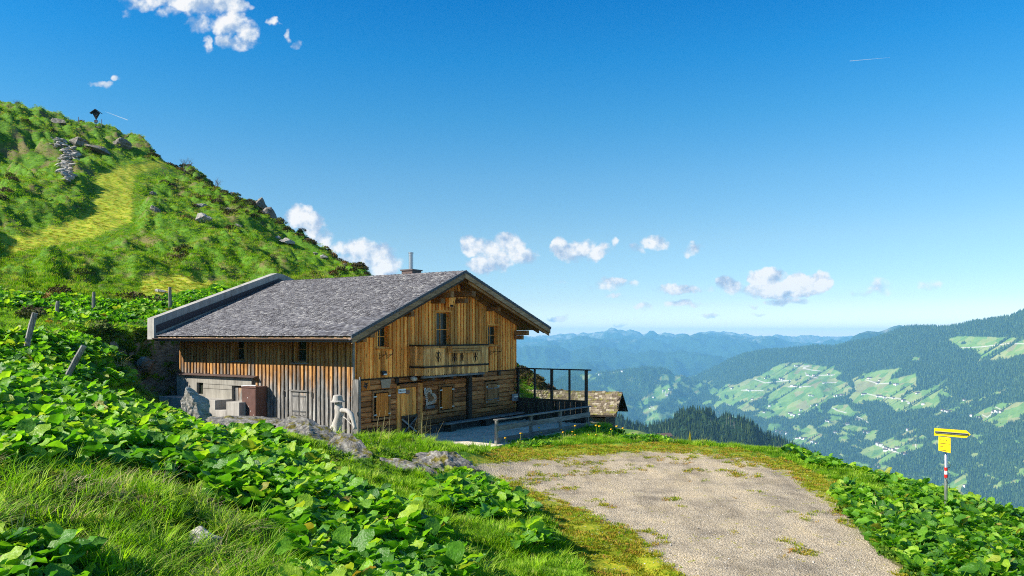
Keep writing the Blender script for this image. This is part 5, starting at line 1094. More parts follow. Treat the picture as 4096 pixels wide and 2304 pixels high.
rock('boulder', 'pale stone lying in the grass at the foot of the picture', 'stone', hit(195, 549) + Vector((0, 0, .05)), (.75, .6, .4), .2, (0, .1), 13, 4, M_ROCKW)
# boulders on the pasture
HR = [(195, 362, 60, 26, 'large grey boulder right of the stone wall top'), (252, 380, 66, 20, 'long flat boulder under the heather edge on the hill'), (303, 366, 56, 26, 'blocky grey rock below the wayside cross'), (505, 524, 42, 22, 'pale rounded boulder in the middle of the pasture'),
      (509, 553, 46, 24, 'pale boulder just below its rounded neighbour'), (574, 531, 32, 14, 'low flat stone right of the paired boulders'), (655, 520, 46, 34, 'big dark outcrop near the skyline of the hill'), (678, 548, 50, 40, 'shaded rock face under the skyline outcrop'), (722, 610, 44, 16, 'pale slanting stone on the lower right pasture'),
      (392, 530, 30, 16, 'small grey stone left of the paired boulders'), (383, 492, 24, 14, 'small stone beside the upper path bend'), (600, 569, 30, 9, 'thin flat stone below the paired boulders'), (812, 648, 26, 10, 'pale stone just above the roof line'), (795, 640, 18, 8, 'tiny stone beside the one above the roof'),
      (700, 600, 18, 9, 'small stone left of the slanting pale one'), (405, 735, 40, 12, 'flat pale rock in the yellow trodden patch'), (150, 312, 50, 20, 'dark rock under the hill crest at left'), (870, 668, 20, 8, 'small rock at the skyline close to the chimney')]
for i, (x, y, w_, h_, lb) in enumerate(HR):
    p = hit(x * K, y * K, 38)
    if p is None: continue
    s = p.y / F * K; rock('boulder', lb, 'boulder', p + Vector((0, 0, h_ * s * .1)), (w_ * s, w_ * s * .8, h_ * s * 1.25), RNG.uniform(-.4, .4), (0, .25), 20 + i, 4, M_ROCKW if 'pale' in lb else M_ROCK, 'boulders on the pasture')
e = empty('dry_stone_wall', tuple(hit(160 * K, 420 * K, 38))); tag(e, 'tumbled dry stone wall beside the path on the hillside', 'stone wall')
sm = [rock_mesh('stone', (1, .8, .42), 60 + k, 2, .1) for k in range(4)]
for q in sm: q.materials.append(M_ROCKW)
for k in range(150):
    f = k / 150; a = np.interp(f, [0, .3, .6, 1], [135, 180, 165, 172]) + RNG.normal(0, 10 if f < .8 else 6); b = np.interp(f, [0, .3, .6, 1], [356, 388, 418, 452]) + RNG.normal(0, 5)
    p = hit(a * K, b * K, 38)
    if p is None: continue
    o = link('stone', sm[k % 4]); o.parent = e; o.location = p - e.location + Vector((0, 0, random.uniform(-.05, .3))); s = random.uniform(.6, 1.35); o.scale = (s, s, s * .8); o.rotation_euler = (random.uniform(-.4, .4), random.uniform(-.4, .4), random.random() * 6)
# retaining bank by the rear of the hut
k = 0
for (Xl, Yl, Zl) in [(-1.0, 12.0, 3.0), (-1.9, 12.1, 2.5), (-1.3, 12.0, 1.9), (-2.6, 12.3, 1.6), (-3.3, 12.2, 2.4), (-3.6, 11.6, 1.2), (-1.6, 12.0, 1.0), (-4.0, 10.6, 2.0), (-4.1, 9.8, 1.2), (-2.7, 12.2, .6), (-4.2, 8.8, 1.6), (-3.4, 12.0, .5)]:
    k += 1; rock('boulder', 'dark mossy stone in the shaded bank at the rear corner of the hut', 'boulder', HUT.matrix_basis @ Vector((Xl, Yl + .15, Zl)), (random.uniform(.8, 1.3), .8, random.uniform(.6, .9)), random.random() * 3, (0, .1), 80 + k, 4, None, 'stones in the shaded bank')
# ------------------------------------------------------------------ posts, cross, signpost
M_POST = wood('grey_post', GREYW, 'Z', var=.2)
def post(u0, v0, u1, v1, Y, w_, label):
    b = on(u0, Y); top = at_img(u1, v1, Y); d = (top - b); mb = MB(); n = 7
    mb.tube([(0, 0, -.3), tuple(d * .35 + Vector((.012, 0, 0))), tuple(d * .7), tuple(d)], [w_, w_ * .95, w_ * .98, w_ * .9], n)
    o = mb.build('fence_post', M_POST); o.location = b; tag(o, label, 'post', 'old fence posts on the leafy slope')
post(24, 352, 35, 313, 24, .09, 'thick leaning grey post at the far left of the leafy slope'); post(56, 325, 58, 301, 37, .09, 'short grey post, second from the left on the slope')
post(93, 317, 94, 292, 40, .085, 'upright grey post in the middle of the leafy slope'); post(170, 311, 170, 287, 42, .09, 'upright grey post beside the concrete parapet'); post(60, 378, 84, 346, 22, .085, 'fallen slanting post at the near edge of the leaf bank')
M_DK = simple('tarred_wood', (.022, .018, .016), .8, .2, 0, .3, 6)
p = hit(96, 127.5, 70); e = empty('wayside_cross', tuple(p)); tag(e, 'dark roofed wayside shrine on a post at the hill crest', 'shrine')
s = p.y / 120 * 1.0
def sx(*a): return [tuple(c * s for c in q) for q in a]
mb = MB(); mb.tube(sx((0, 0, -.3), (0, 0, 1.5)), .07 * s, 6); mb.build('post', M_DK, e)
mb = MB(); mb.v = sx((0, -.05, 2.62), (-.58, -.05, 2.2), (-.02, -.05, 1.2), (.02, -.05, 1.2), (.58, -.05, 2.2), (0, .12, 2.62), (-.58, .12, 2.2), (-.02, .12, 1.2), (.02, .12, 1.2), (.58, .12, 2.2)); mb.f = [(0, 1, 2, 3, 4), (9, 8, 7, 6, 5), (0, 5, 6, 1), (1, 6, 7, 2), (2, 7, 8, 3), (3, 8, 9, 4), (4, 9, 5, 0)]; mb.m = [0] * 7; mb.build('back_board', M_DK, e)
for sg in (-1, 1):
    mb = MB(); mb.hexa(sx(*[(sg * a, y, z) for a, y, z in ((0, -.3, 2.68), (.82, -.3, 2.08), (.82, .3, 2.08), (0, .3, 2.68), (0, -.3, 2.76), (.86, -.3, 2.14), (.86, .3, 2.14), (0, .3, 2.76))])); mb.build('roof', M_DK, e)
for x in (-.32, -.16, .16, .32): MB().tube(sx((x, -.08, 2.4 - abs(x)), (x, -.08, 1.45 + abs(x) * 1.4)), .022 * s, 5).build('slat', simple('grey_slat', (.12, .13, .15)) if 'grey_slat' not in bpy.data.materials else bpy.data.materials['grey_slat'], e)
MB().box(-.05 * s, .05 * s, -.12 * s, -.05 * s, 1.6 * s, 2.35 * s).build('figure', M_DK, e); MB().box(-.26 * s, .26 * s, -.05 * s, 0, .72 * s, 1.1 * s).build('plate', M_DK, e); MB().box(-.2 * s, .2 * s, -.055 * s, -.05 * s, .8 * s, 1.03 * s).build('inscription', bpy.data.materials['grey_slat'], e)
rock('boulder', 'stone heap round the foot of the wayside shrine', 'stone', p + Vector((0, .2, .05)), (1.4, .8, .5), 0, (0, 0), 99, 3)
for u, v, h, lb in ((68, 120.5, .4, 'leftmost short post on the crest line'), (74, 122, .3, 'tiny stub post left of the shrine on the crest'), (78.5, 123.5, .95, 'tall thin post left of the shrine'), (101.7, 127, 1.1, 'tall thin post right of the shrine'), (108, 129, .35, 'short post farthest right on the crest')):
    q = hit(u, v, 60)
    if q is None: q = on(u, 118)
    o = MB().tube([(0, 0, -.3), (0, 0, h)], .05, 6).build('crest_post', M_POST); o.location = q; tag(o, lb, 'post', 'posts on the crest')
# signpost
M_YEL = simple('yellow_sign', (.86, .60, .005), .4, .4); M_GALV = simple('galvanised_steel', (.50, .51, .52), .38, .5, .7, .2, 20); M_RED = simple('red_band', (.62, .02, .015), .4, .4)
sb = on(946, 21); e = empty('signpost', tuple(sb)); tag(e, 'metal hiking signpost with yellow arrow and red-white bands', 'signpost'); top = at_img(946.5, 431, 21).z - sb.z; pz = lambda v: at_img(946, v, 21).z - sb.z
MB().tube([(0, 0, -.3), (0, 0, top)], .04, 16).build('pole', M_GALV, e, smooth=True); MB().tube([(0, 0, top), (0, 0, top + .02)], .043, 16).build('cap', simple('cap_white', (.7, .7, .7)), e)
for a, b_, m_ in ((515.5 - 0, 0, None),): pass
vv = lambda zy: (1650 + zy * .31056) / 4
for z0, z1, m_ in ((705, 750, M_RED), (750, 795, bpy.data.materials['sign_white']), (795, 838, M_RED)): MB().tube([(0, 0, pz(vv(z1))), (0, 0, pz(vv(z0)) - .001)], .0425, 16, cap=False).build('colour_band', m_, e)
sg = empty('arrow_sign', (0, 0, 0), 0, e); c = R(-14)
def arrow(zc, L0, L1, h, slant):
    """plate in its own x-z plane, point towards +x"""
    pr = [(-L0, -h), (L1 - .1, -h), (L1, 0), (L1 - .1, h), (-L0, h)]; n = 5
    q = MB(); q.v = [(x, -.004, z + zc) for x, z in pr] + [(x, .004, z + zc) for x, z in pr]; q.f = [tuple(range(n)), tuple(range(n, 2 * n))[::-1]] + [(i, i + n, (i + 1) % n + n, (i + 1) % n) for i in range(n)]; q.m = [0] * len(q.f); return q
zc = pz(vv(258)); o = arrow(zc, .39, .46, .10, 0).build('arrow_board', M_YEL, e); o.location = (0, -.06, 0); o.rotation_euler = (0, R(2.2), R(-24)); bpy.data.objects.remove(sg)
r1 = MB().box(-.37, .39, -.03, -.005, zc - .025, zc + .025).build('mounting_rail', M_GALV, o); MB().box(-.37, .39, -.034, -.03, zc - .012, zc + .012).build('rail_groove', M_BLACK, o)
zc2 = pz(vv(405)); q = MB().hexa([(0, -.004, zc2 - .17), (.32, -.004, zc2 - .2), (.32, .004, zc2 - .2), (0, .004, zc2 - .17), (0, -.004, zc2 + .2), (.32, -.004, zc2 + .2), (.32, .004, zc2 + .2), (0, .004, zc2 + .2)])
o = q.build('side_board', M_YEL, e); o.location = (-.175, -.10, 0); o.rotation_euler = (0, 0, R(-58)); o.location = (-.21, -.02, 0)
for k, (w0, w1) in enumerate(((.03, .16), (.03, .24), (.03, .12), (.19, .23), (.26, .31), (.2, .25), (.03, .2))): zz = zc2 + (.12, .03, -.05, .12, .03, -.05, -.15)[k]; MB().box(w0, w1, -.0055, -.004, zz - .008, zz + .008).build('printed_line', M_BLACK, o)
MB().box(.0, .34, -.0055, -.004, zc2 + .165, zc2 + .17).build('printed_line', M_BLACK, o)
MB().tube([(.03, -.03, pz(vv(640))), (.09, -.05, pz(vv(670))), (.1, -.02, pz(vv(700))), (.03, .02, pz(vv(725)))], .005, 5).build('wire', M_BLACK, e); MB().tube([(-.05, -.03, pz(vv(830))), (-.02, -.05, pz(vv(870))), (.06, -.04, pz(vv(920))), (.1, 0, pz(vv(975)))], .005, 5).build('wire', M_BLACK, e)
# ------------------------------------------------------------------ vegetation
M_DOCK = mat_leaf('dock_leaf', [(0, (.04, .14, .012)), (.35, (.10, .27, .014)), (.7, (.19, .40, .018)), (.95, (.34, .48, .03)), (.985, (.28, .28, .04)), (1, (.28, .16, .03))], .40, .46, spec=.4, bumpy=1)
M_GRASS = mat_leaf('grass_blade', [(0, (.07, .16, .007)), (.5, (.19, .36, .010)), (.85, (.32, .48, .02)), (1, (.46, .46, .13))], .38, .6, spec=.2)
M_HGRASS = mat_leaf('pasture_grass', [(0, (.09, .20, .005)), (.4, (.19, .36, .007)), (.75, (.32, .46, .012)), (.9, (.38, .36, .08)), (1, (.46, .36, .15))], .3, .7, spec=.15)
def patchy(m, dark, dry):
    t = NT(m.node_tree); b = t.n['Principled BSDF']; src = b.inputs['Base Color'].links[0].from_socket; pos = t.node('ShaderNodeNewGeometry').outputs['Position']
    c = t.mix(t.sstep(t.noise(pos, .22, 5, .62), .52, .62), src, t.mix(1, src, dark, 'MULTIPLY')); c = t.mix(t.sstep(t.noise(pos, .33, 5, .65, .4), .56, .66), c, dry)
    for l in list(src.links): t.l.remove(l) if l.to_node == b else None
    t.l.new(c, b.inputs['Base Color'])
patchy(M_HGRASS, (.42, .50, .6), (.20, .15, .05))
M_STRAW = mat_leaf('straw_blade', [(0, (.18, .17, .06)), (.5, (.32, .27, .13)), (1, (.45, .38, .22))], .25, .7)
M_MOSSG = mat_leaf('moss_tuft', [(0, (.14, .20, .008)), (.5, (.28, .29, .012)), (.8, (.34, .26, .02)), (1, (.33, .15, .04))], .25, .7)
M_HEATH = mat_leaf('heather', [(0, (.035, .03, .012)), (.5, (.09, .065, .025)), (.8, (.06, .09, .015)), (1, (.20, .10, .03))], .1, .8)
M_HERB = mat_leaf('herb_leaf', [(0, (.03, .09, .01)), (.6, (.09, .19, .015)), (1, (.22, .27, .03))], .3, .6)
def leaf_mb(rg, L, h, lean, mb, az=0, W_=.85, nu_=6, nv_=6):
    """petiole rising h and leaning out, then a broad ruffled heart-shaped blade of length L"""
    ca, sa = math.cos(az), math.sin(az); px = lean
    def put(x, y, z): return (x * ca - y * sa, x * sa + y * ca, z)
    o = len(mb.v)
    for t_ in (0, 1):
        for sg in (-1, 1): mb.v.append(put(px * t_ * .9, sg * .007, h * t_))
    mb.f.append((o, o + 1, o + 3, o + 2)); mb.m.append(0)
    pitch = rg.uniform(-.3, .95); roll = rg.uniform(-.8, .8); cup = rg.uniform(.10, .42); droop = rg.uniform(.1, .7); ph = rg.uniform(0, 6); o = len(mb.v)
    for i in range(nu_ + 1):
        t_ = i / nu_; w = W_ * L * .5 * (math.sin(math.pi * min(1, .16 + .84 * t_)) ** .62) * (1 if t_ < .93 else .75)
        back = -.12 * L * max(0, 1 - t_ * 3)
        for j in range(nv_ + 1):
            s_ = 2 * j / nv_ - 1; a = abs(s_); rip = math.sin(t_ * 11 + ph + s_ * 2) * .075 * L * a * a + rg.uniform(-.026, .026) * L * (a + .2)
            x = t_ * L + back * a * 1.4; y = s_ * w * (1 + .06 * math.sin(t_ * 17 + ph)); z = cup * w * a ** 1.5 + rip - droop * L * t_ * t_ * .5 - .012 * L * (a < .1)
            y2 = y * math.cos(roll) - z * math.sin(roll); z2 = y * math.sin(roll) + z * math.cos(roll)
            x3 = x * math.cos(pitch) - z2 * math.sin(pitch); z3 = x * math.sin(pitch) + z2 * math.cos(pitch)
            mb.v.append(put(px + x3, y2, h + z3))
    for i in range(nu_):
        for j in range(nv_):
            a = o + i * (nv_ + 1) + j; mb.f.append((a, a + 1, a + nv_ + 2, a + nv_ + 1)); mb.m.append(0)
LEAVES = []
for k in range(9):
    rg = random.Random(100 + k); mb = MB(); leaf_mb(rg, rg.uniform(.22, .37), rg.uniform(.14, .42), rg.uniform(.03, .2), mb); me = pyd('leaf', mb.v, mb.f); me.shade_smooth(); me.materials.append(M_DOCK); LEAVES.append(me)
CLUMPS = []
for k in range(6):
    rg = random.Random(200 + k); mb = MB()
    for i in range(8): leaf_mb(rg, rg.uniform(.24, .38), rg.uniform(.10, .40), rg.uniform(.03, .2), mb, az=i * .8 + rg.uniform(-.3, .3), nu_=5, nv_=4)
    me = pyd('dock_clump', mb.v, mb.f); me.shade_smooth(); CLUMPS.append(proto('dock_clump', me, M_DOCK))
def tuft(name, n, h, spread, lean, w, seed, mat, segs=2):
    rg = random.Random(seed); mb = MB()
    for _ in range(n):
        a = rg.random() * 6.28; r = spread * math.sqrt(rg.random()); x, y = r * math.cos(a), r * math.sin(a); hh = h * rg.uniform(.5, 1.15); a2 = a + rg.uniform(-.9, .9) ; ln = lean * rg.uniform(.2, 1.3) * hh
        dx, dy = math.cos(a2), math.sin(a2); sxx, syy = -dy * w / 2, dx * w / 2; o = len(mb.v)
        for i in range(segs):
            t_ = i / segs; k = (1 - t_ * .5); mb.v += [(x + dx * ln * t_ * t_ - sxx * k, y + dy * ln * t_ * t_ - syy * k, hh * t_ * (1 - .15 * lean * t_)), (x + dx * ln * t_ * t_ + sxx * k, y + dy * ln * t_ * t_ + syy * k, hh * t_ * (1 - .15 * lean * t_))]
        mb.v.append((x + dx * ln, y + dy * ln, hh * (1 - .25 * lean)))
        for i in range(segs - 1): b = o + 2 * i; mb.f.append((b, b + 1, b + 3, b + 2)); mb.m.append(0)
        b = o + 2 * (segs - 1); mb.f.append((b, b + 1, o + 2 * segs)); mb.m.append(0)
    return proto(name, pyd(name, mb.v, mb.f), mat)
T_LAWN = [tuft('lawn_tuft', 40, .12, .13, .5, .012, s_, M_GRASS) for s_ in (1, 2, 3)]
T_LONG = [tuft('long_tuft', 42, .46, .16, 1.0, .019, s_, M_GRASS, 3) for s_ in (4, 5, 6)] + [tuft('straw_tuft', 40, .36, .16, 1.5, .017, 7, M_STRAW, 3)]
T_HILL = [tuft('hill_tuft', 26, .30, .40, .9, .035, s_, M_HGRASS) for s_ in (8, 9, 10, 11)]
T_MOSS = [tuft('moss_tuft', 26, .035, .09, .8, .012, s_, M_MOSSG) for s_ in (12, 13)]
def bushy(name, n, r, leaf, seed, mat, flat=.7):
    rg = random.Random(seed); mb = MB()
    for _ in range(n):
        d = Vector((rg.gauss(0, 1), rg.gauss(0, 1), abs(rg.gauss(0, 1)))).normalized() * r * rg.uniform(.55, 1.05); d.z *= flat; a = Vector((rg.gauss(0, 1), rg.gauss(0, 1), rg.gauss(0, 1))).normalized() * leaf; b = a.cross(Vector((rg.random(), rg.random(), rg.random()))).normalized() * leaf * .7
        mb.add([d - a, d - b, d + a, d + b], [(0, 1, 2, 3)])
    return proto(name, pyd(name, mb.v, mb.f), mat)
B_HEATH = [bushy('heather_bush', 170, .5, .07, s_, M_HEATH) for s_ in (1, 2, 3)]
B_HERB = [bushy('herb', 60, .16, .035, s_, M_HERB, .8) for s_ in (4, 5, 6)]
LA = [k_([(-40, 965), (100, 945), (200, 985), (300, 1010), (430, 1055), (520, 1105), (640, 1095), (720, 1140), (820, 1195), (900, 1250), (1000, 1300), (1100, 1350), (1160, 1440), (1170, 1600), (760, 1600), (740, 1380), (640, 1330), (560, 1290), (480, 1240), (380, 1200), (300, 1190), (200, 1180), (80, 1200), (-40, 1190)]),
      k_([(-40, 1400), (130, 1410), (230, 1460), (250, 1600), (-40, 1600)]), k_([(1080, 1240), (1150, 1210), (1300, 1260), (1340, 1310), (1250, 1330), (1120, 1300)]), k_([(1300, 1360), (1360, 1355), (1380, 1385), (1300, 1390)])]
LB = [k_([(-40, 735), (60, 745), (200, 752), (330, 768), (420, 750), (520, 735), (600, 705), (660, 690), (560, 740), (430, 810), (400, 850), (460, 870), (480, 960), (400, 970), (250, 980), (130, 960), (-40, 960)])]
LBX = k_([(-40, 780), (100, 775), (150, 800), (120, 850), (-40, 850)])
LC = [k_([(2000, 1060), (2200, 1100), (2700, 1200), (2700, 1600), (2400, 1560), (2290, 1449), (2200, 1370), (2130, 1300), (2095, 1240), (2180, 1235), (2300, 1280), (2250, 1240), (2150, 1195), (2040, 1175), (1980, 1150)]), k_([(1840, 1080), (2010, 1090), (2010, 1128), (1850, 1122)])]
LD = [k_([(1480, 1075), (1560, 1080), (1650, 1095), (1700, 1118), (1620, 1112), (1500, 1100)]), k_([(1270, 1118), (1390, 1100), (1420, 1118), (1300, 1132)])]
def anyp(u, v, ps):
    o = np.zeros(np.shape(u), bool)
    for p in ps: o |= inpoly(u, v, p)
    return o
def inyard(x, y): X, Yl = local(x, y); return inpoly(X, Yl, [(-3.3, 12), (-3.3, -1), (-1, -2.5), (1, -3.4), (2, -4.9), (12, -4.7), (13.6, 14), (-1.5, 12)])
DMARK = [(25, 570, 'the bottom left corner'), (80, 565, 'the corner dock patch'), (150, 560, 'the bare soil hollow'), (60, 470, 'the left edge of the long grass'), (30, 410, 'the left picture edge'), (75, 385, 'the fallen slanting post'), (130, 420, 'the leaf bank crest'), (195, 425, 'the standing stone'), (140, 455, 'the upper edge of the long grass'), (245, 440, 'the flat crest slab'), (310, 460, 'the sloping slab'), (230, 480, 'the middle of the leaf bank'), (290, 505, 'the right edge of the long grass'), (345, 485, 'the tilted layered rock'), (370, 520, 'the lower leaf bank'), (330, 560, 'the lone pale stone side of the bank'), (400, 565, 'the bottom edge below the mound'), (440, 540, 'the green lawn edge'),
         (480, 500, 'the dark stone at the gravel edge'), (520, 510, 'the mossy gravel edge'), (430, 500, 'the undercut ledge'), (810, 450, 'the far rim of the gravel'), (850, 480, 'the bend of the gravel edge'), (900, 500, 'the skyline left of the signpost'), (946, 520, 'the signpost foot'), (990, 525, 'the skyline right of the signpost'), (890, 545, 'the lower gravel edge'), (950, 565, 'the bottom edge below the signpost'), (1010, 565, 'the bottom right corner')]
def docks():
    n = 60000; x = RNG.uniform(-34, 22, n); y = RNG.uniform(6.5, 52, n); z = tz(x, y); u, v = proj(x, y, z)
    a = anyp(u, v, LA) & (y < 27.5); b = anyp(u, v, LB) & (y > 19) & ~inpoly(u, v, LBX); c = anyp(u, v, LC) & (x > 5) & (y < 42); d = anyp(u, v, LD) & (y > 25) & (y < 42) & (RNG.random(n) < .6)
    keep = (a | b | c | d) & ~inyard(x, y) & (u > -60) & (u < 1090)
    pr = RNG.random(n); pat = fbm(x * .5, y * .5, 3, 55); keep &= pr < np.where(a, .98, np.where(c, .80, .72)) * (1 - .5 * sst(.25, .5, pat))
    idx = np.where(keep)[0]; sc = np.where(a, RNG.uniform(.5, .95, n), np.where(c, RNG.uniform(.42, .8, n), np.where(d, RNG.uniform(.3, .5, n), RNG.uniform(.45, .85, n))))
    dist = np.hypot(x, y); idx = idx[np.argsort(dist[idx] / sc[idx])]
    vis_ = [i for i in idx if v[i] < 600 and -20 < u[i] < 1044]; vis = [i for i in vis_ if not c[i]][:200] + [i for i in vis_ if c[i]][:90]; vs = set(vis)
    zl = {'a': ('large-leaved green dock plant in the sunny bank at lower left', 'dock plants in the lower left bank'), 'c': ('leafy dock plant on the bank edge by the signpost', 'dock plants on the right bank')}
    for i in vis:
        e = empty('dock_plant', (x[i], y[i], z[i] - .03), RNG.random() * 6.28); e.scale = (sc[i],) * 3
        _, gr = zl['c' if c[i] else 'a']; tag(e, ('big' if sc[i] > .78 else 'small' if sc[i] < .62 else 'medium') + ' broad-leaved dock plant ' + beside(u[i], v[i], DMARK, 16), 'plant', gr)
        nl = random.randint(6, 8)
        for k in range(nl): o = link('leaf', random.choice(LEAVES), None, e); o.rotation_euler = (random.uniform(-.12, .12), random.uniform(-.12, .12), k * 6.28 / nl + random.uniform(-.35, .35)); s_ = random.uniform(.75, 1.15); o.scale = (s_, s_, s_)
    rest = np.array([i for i in idx if i not in vs]); n = len(rest); rot = np.zeros((n, 3)); rot[:, 2] = RNG.random(n) * 6.28; rot[:, :2] = RNG.normal(0, .1, (n, 2))
    scatter('dock_undergrowth', np.c_[x[rest], y[rest], z[rest] - .03], rot, sc[rest], CLUMPS, RNG.integers(0, 6, n), 'dense broad-leaved docks covering the slopes')
    print('docks', len(idx))
docks()
def polar(n, r0, r1, a0=-36, a1=37):
    az = np.radians(RNG.uniform(a0, a1, n)); r = np.exp(RNG.uniform(math.log(r0), math.log(r1), n)); return r * np.sin(az), r * np.cos(az)
def mk(name, x, y, s, protos, label, pw=None, tilt=.12, dz=0.0):
    n = len(x); rot = np.zeros((n, 3)); rot[:, 2] = RNG.random(n) * 6.28; rot[:, :2] = RNG.normal(0, tilt, (n, 2)); z = tz(x, y)
    idx = RNG.choice(len(protos), n, p=pw); scatter(name, np.c_[x, y, z + dz], rot, s, protos, idx, label)
def grasses():
    x, y = polar(90000, 7, 46); z = tz(x, y); u, v = proj(x, y, z); n = len(x)
    leaf = anyp(u, v, LA + LD) | (anyp(u, v, LB) & (y > 19) & ~inpoly(u, v, LBX)) | anyp(u, v, LC); g = inpoly(u, v, GRAVEL); moss = anyp(u, v, MOSS); yd = inyard(x, y) | (local(x, y)[0] > 0) & (local(x, y)[0] < 11.6) & (local(x, y)[1] > 0) & (local(x, y)[1] < 12)
    nm = fbm(x * 1.2, y * 1.2, 3, 61); gd = pdist(u, v, GRAVEL)
    r = RNG.random(n)
    longz = inpoly(u, v, k_([(-60, 1185), (200, 1170), (400, 1205), (560, 1300), (740, 1385), (770, 1600), (-60, 1600)])) & ~anyp(u, v, LA)
    lawn = ~yd & ~g & ~moss & (gd > 2) & ~longz
    k = lawn & (r < np.where(leaf, .25, .95)) & (nm > -.5)
    mk('lawn_grass', x[k], y[k], np.clip(.6 + .9 * sst(.0, .6, nm[k]) + .35 * r[k] + .012 * y[k], .5, 2.2), T_LAWN, 'short bright green grass on the verges')
    k = longz & (r < .20) | (lawn & ~leaf & (r < .018)) | (lawn & leaf & (r < .008))
    mk('long_grass', x[k], y[k], RNG.uniform(.42, .95, k.sum()) , T_LONG, 'long seeding grass tufts in the foreground bank', [.26, .25, .24, .25], .25)
    # rim of taller grass on the mound and along the fence
    q = inpoly(u, v, k_([(890, 1080), (1060, 1095), (1100, 1140), (1000, 1135), (900, 1110)])) | inpoly(u, v, k_([(1255, 1105), (1490, 1075), (1560, 1090), (1500, 1110), (1270, 1130)]))
    k = q & ~yd & (r < .22); mk('long_grass', x[k], y[k], np.where(u[k] > 480, RNG.uniform(.3, .55, k.sum()), RNG.uniform(.5, .85, k.sum())), T_LONG[:3], 'tall green grass on the mound and along the fence')
    k = (moss & (nm > -.35) & (r < .8)) | (g & (gd < 9) & (nm > 0) & (r < .5)) | (g & (gd < 22) & (nm > .12) & (r < .35) & (u < 760)) | (g & (nm > .52) & (r < .4)); mk('moss', x[k], y[k], RNG.uniform(.6, 1.3, k.sum()) * (1 + .02 * y[k]), T_MOSS, 'yellow-green moss and stunted herbs creeping over the gravel')
    k = (moss & (r > .8) & (nm > 0)) ; mk('lawn_grass', x[k], y[k], RNG.uniform(.3, .6, k.sum()), T_LAWN, 'sparse grass among the moss')
    k = ~yd & ~g & ~moss & (r > .86) & (leaf | longz | inpoly(u, v, k_([(700, 1100), (900, 1200), (1200, 1200), (1100, 1120), (860, 1090)]))); mk('herbs', x[k], y[k], RNG.uniform(.7, 1.6, k.sum()), B_HERB, 'small leafy herbs between the grass and docks')
    # hillside
    x, y = polar(125000, 38, 155, -37, 8); z = tz(x, y); u, v = proj(x, y, z); X, Yl = local(x, y); n = len(x); r = RNG.random(n)
    ok = (u > -20) & (u < 575) & ~((X > -1) & (X < 12) & (Yl > 0) & (Yl < 11.6)) & ~inyard(x, y); path = anyp(u, v, HPATH); nm = fbm(x * .25, y * .25, 3, 71)
    k = ok & ~path & ~(anyp(u, v, LB) & (y < 48)); mk('pasture_grass', x[k], y[k], RNG.uniform(.3, .62, k.sum()) * (1 + .7 * sst(0, .5, nm[k])), T_HILL, 'tussocky pasture grass on the steep hill', None, .25)
    k = ok & path & (r < .35); mk('path_grass', x[k], y[k], RNG.uniform(.25, .45, k.sum()), [tuft('path_tuft', 26, .30, .35, .9, .04, 15, M_MOSSG)], 'short yellow grass on the trodden path')
    sil = np.interp(u, [0, 45, 96, 171, 254, 318, 374, 519, 556], [102, 114, 124, 157, 203, 239, 275, 360, 391])
    k = ok & ((((v - sil) < 10) & (u > 150) & (r < .09)) | ((v - sil < 30) & (u > 200) & (nm > .22) & (r < .12)) | ((nm > .38) & (r < .05)) | ((u > 515) & (v - sil < 16) & (r < .25))) & ~path
    mk('heather', x[k], y[k], RNG.uniform(.5, 1.3, k.sum()), B_HEATH, 'brown heather and dwarf shrubs along the hill edge')
grasses()
def bank_growth():
    n = 900; Xl = RNG.uniform(-7.5, -.6, n); Yl = RNG.uniform(11.6, 13.6, n); x = HA[0] + Xl * HG[0] + Yl * HS[0]; y = HA[1] + Xl * HG[1] + Yl * HS[1]
    Xb = RNG.uniform(-6.2, -4.0, 500); Yb = RNG.uniform(3, 12.5, 500); x = np.r_[x, HA[0] + Xb * HG[0] + Yb * HS[0]]; y = np.r_[y, HA[1] + Xb * HG[1] + Yb * HS[1]]
    mk('bank_herbs', x, y, RNG.uniform(.8, 2.0, len(x)), B_HERB, 'rank herbs hanging over the shaded bank by the hut', tilt=.5); mk('bank_grass', x[::2], y[::2], RNG.uniform(.5, 1.0, len(x[::2])), T_LONG, 'long dry and green grass on the shaded bank', tilt=.5)
bank_growth()
def gravel_stones():
    m, t, b = newmat('gravel_stone'); rnd = objrand(t); bsdf(t, b, t.ramp(rnd, [(0, (.17, .145, .12)), (.5, (.36, .32, .26)), (.85, (.50, .45, .38)), (1, (.66, .63, .58))]), .85)
    pr = [proto('pebble', rock_mesh('pebble', (1, .8, .5), 300 + k, 1, .1), m) for k in range(4)]
    x, y = polar(34000, 12, 36, -6, 34); z = tz(x, y); u, v = proj(x, y, z); nm = fbm(x * .7, y * .7, 3, 91)
    k = (inpoly(u, v, GRAVEL) & (nm > -.15)) | (anyp(u, v, MOSS) & (RNG.random(len(x)) < .35)); x, y = x[k], y[k]
    s = np.exp(RNG.normal(math.log(.017), .42, len(x))); n = len(x); rot = RNG.uniform(0, 6.28, (n, 3)); rot[:, :2] *= .05
    scatter('gravel', np.c_[x, y, tz(x, y) + s * .1], rot, s, pr, RNG.integers(0, 4, n), 'loose pale gravel stones on the turning place')
gravel_stones()
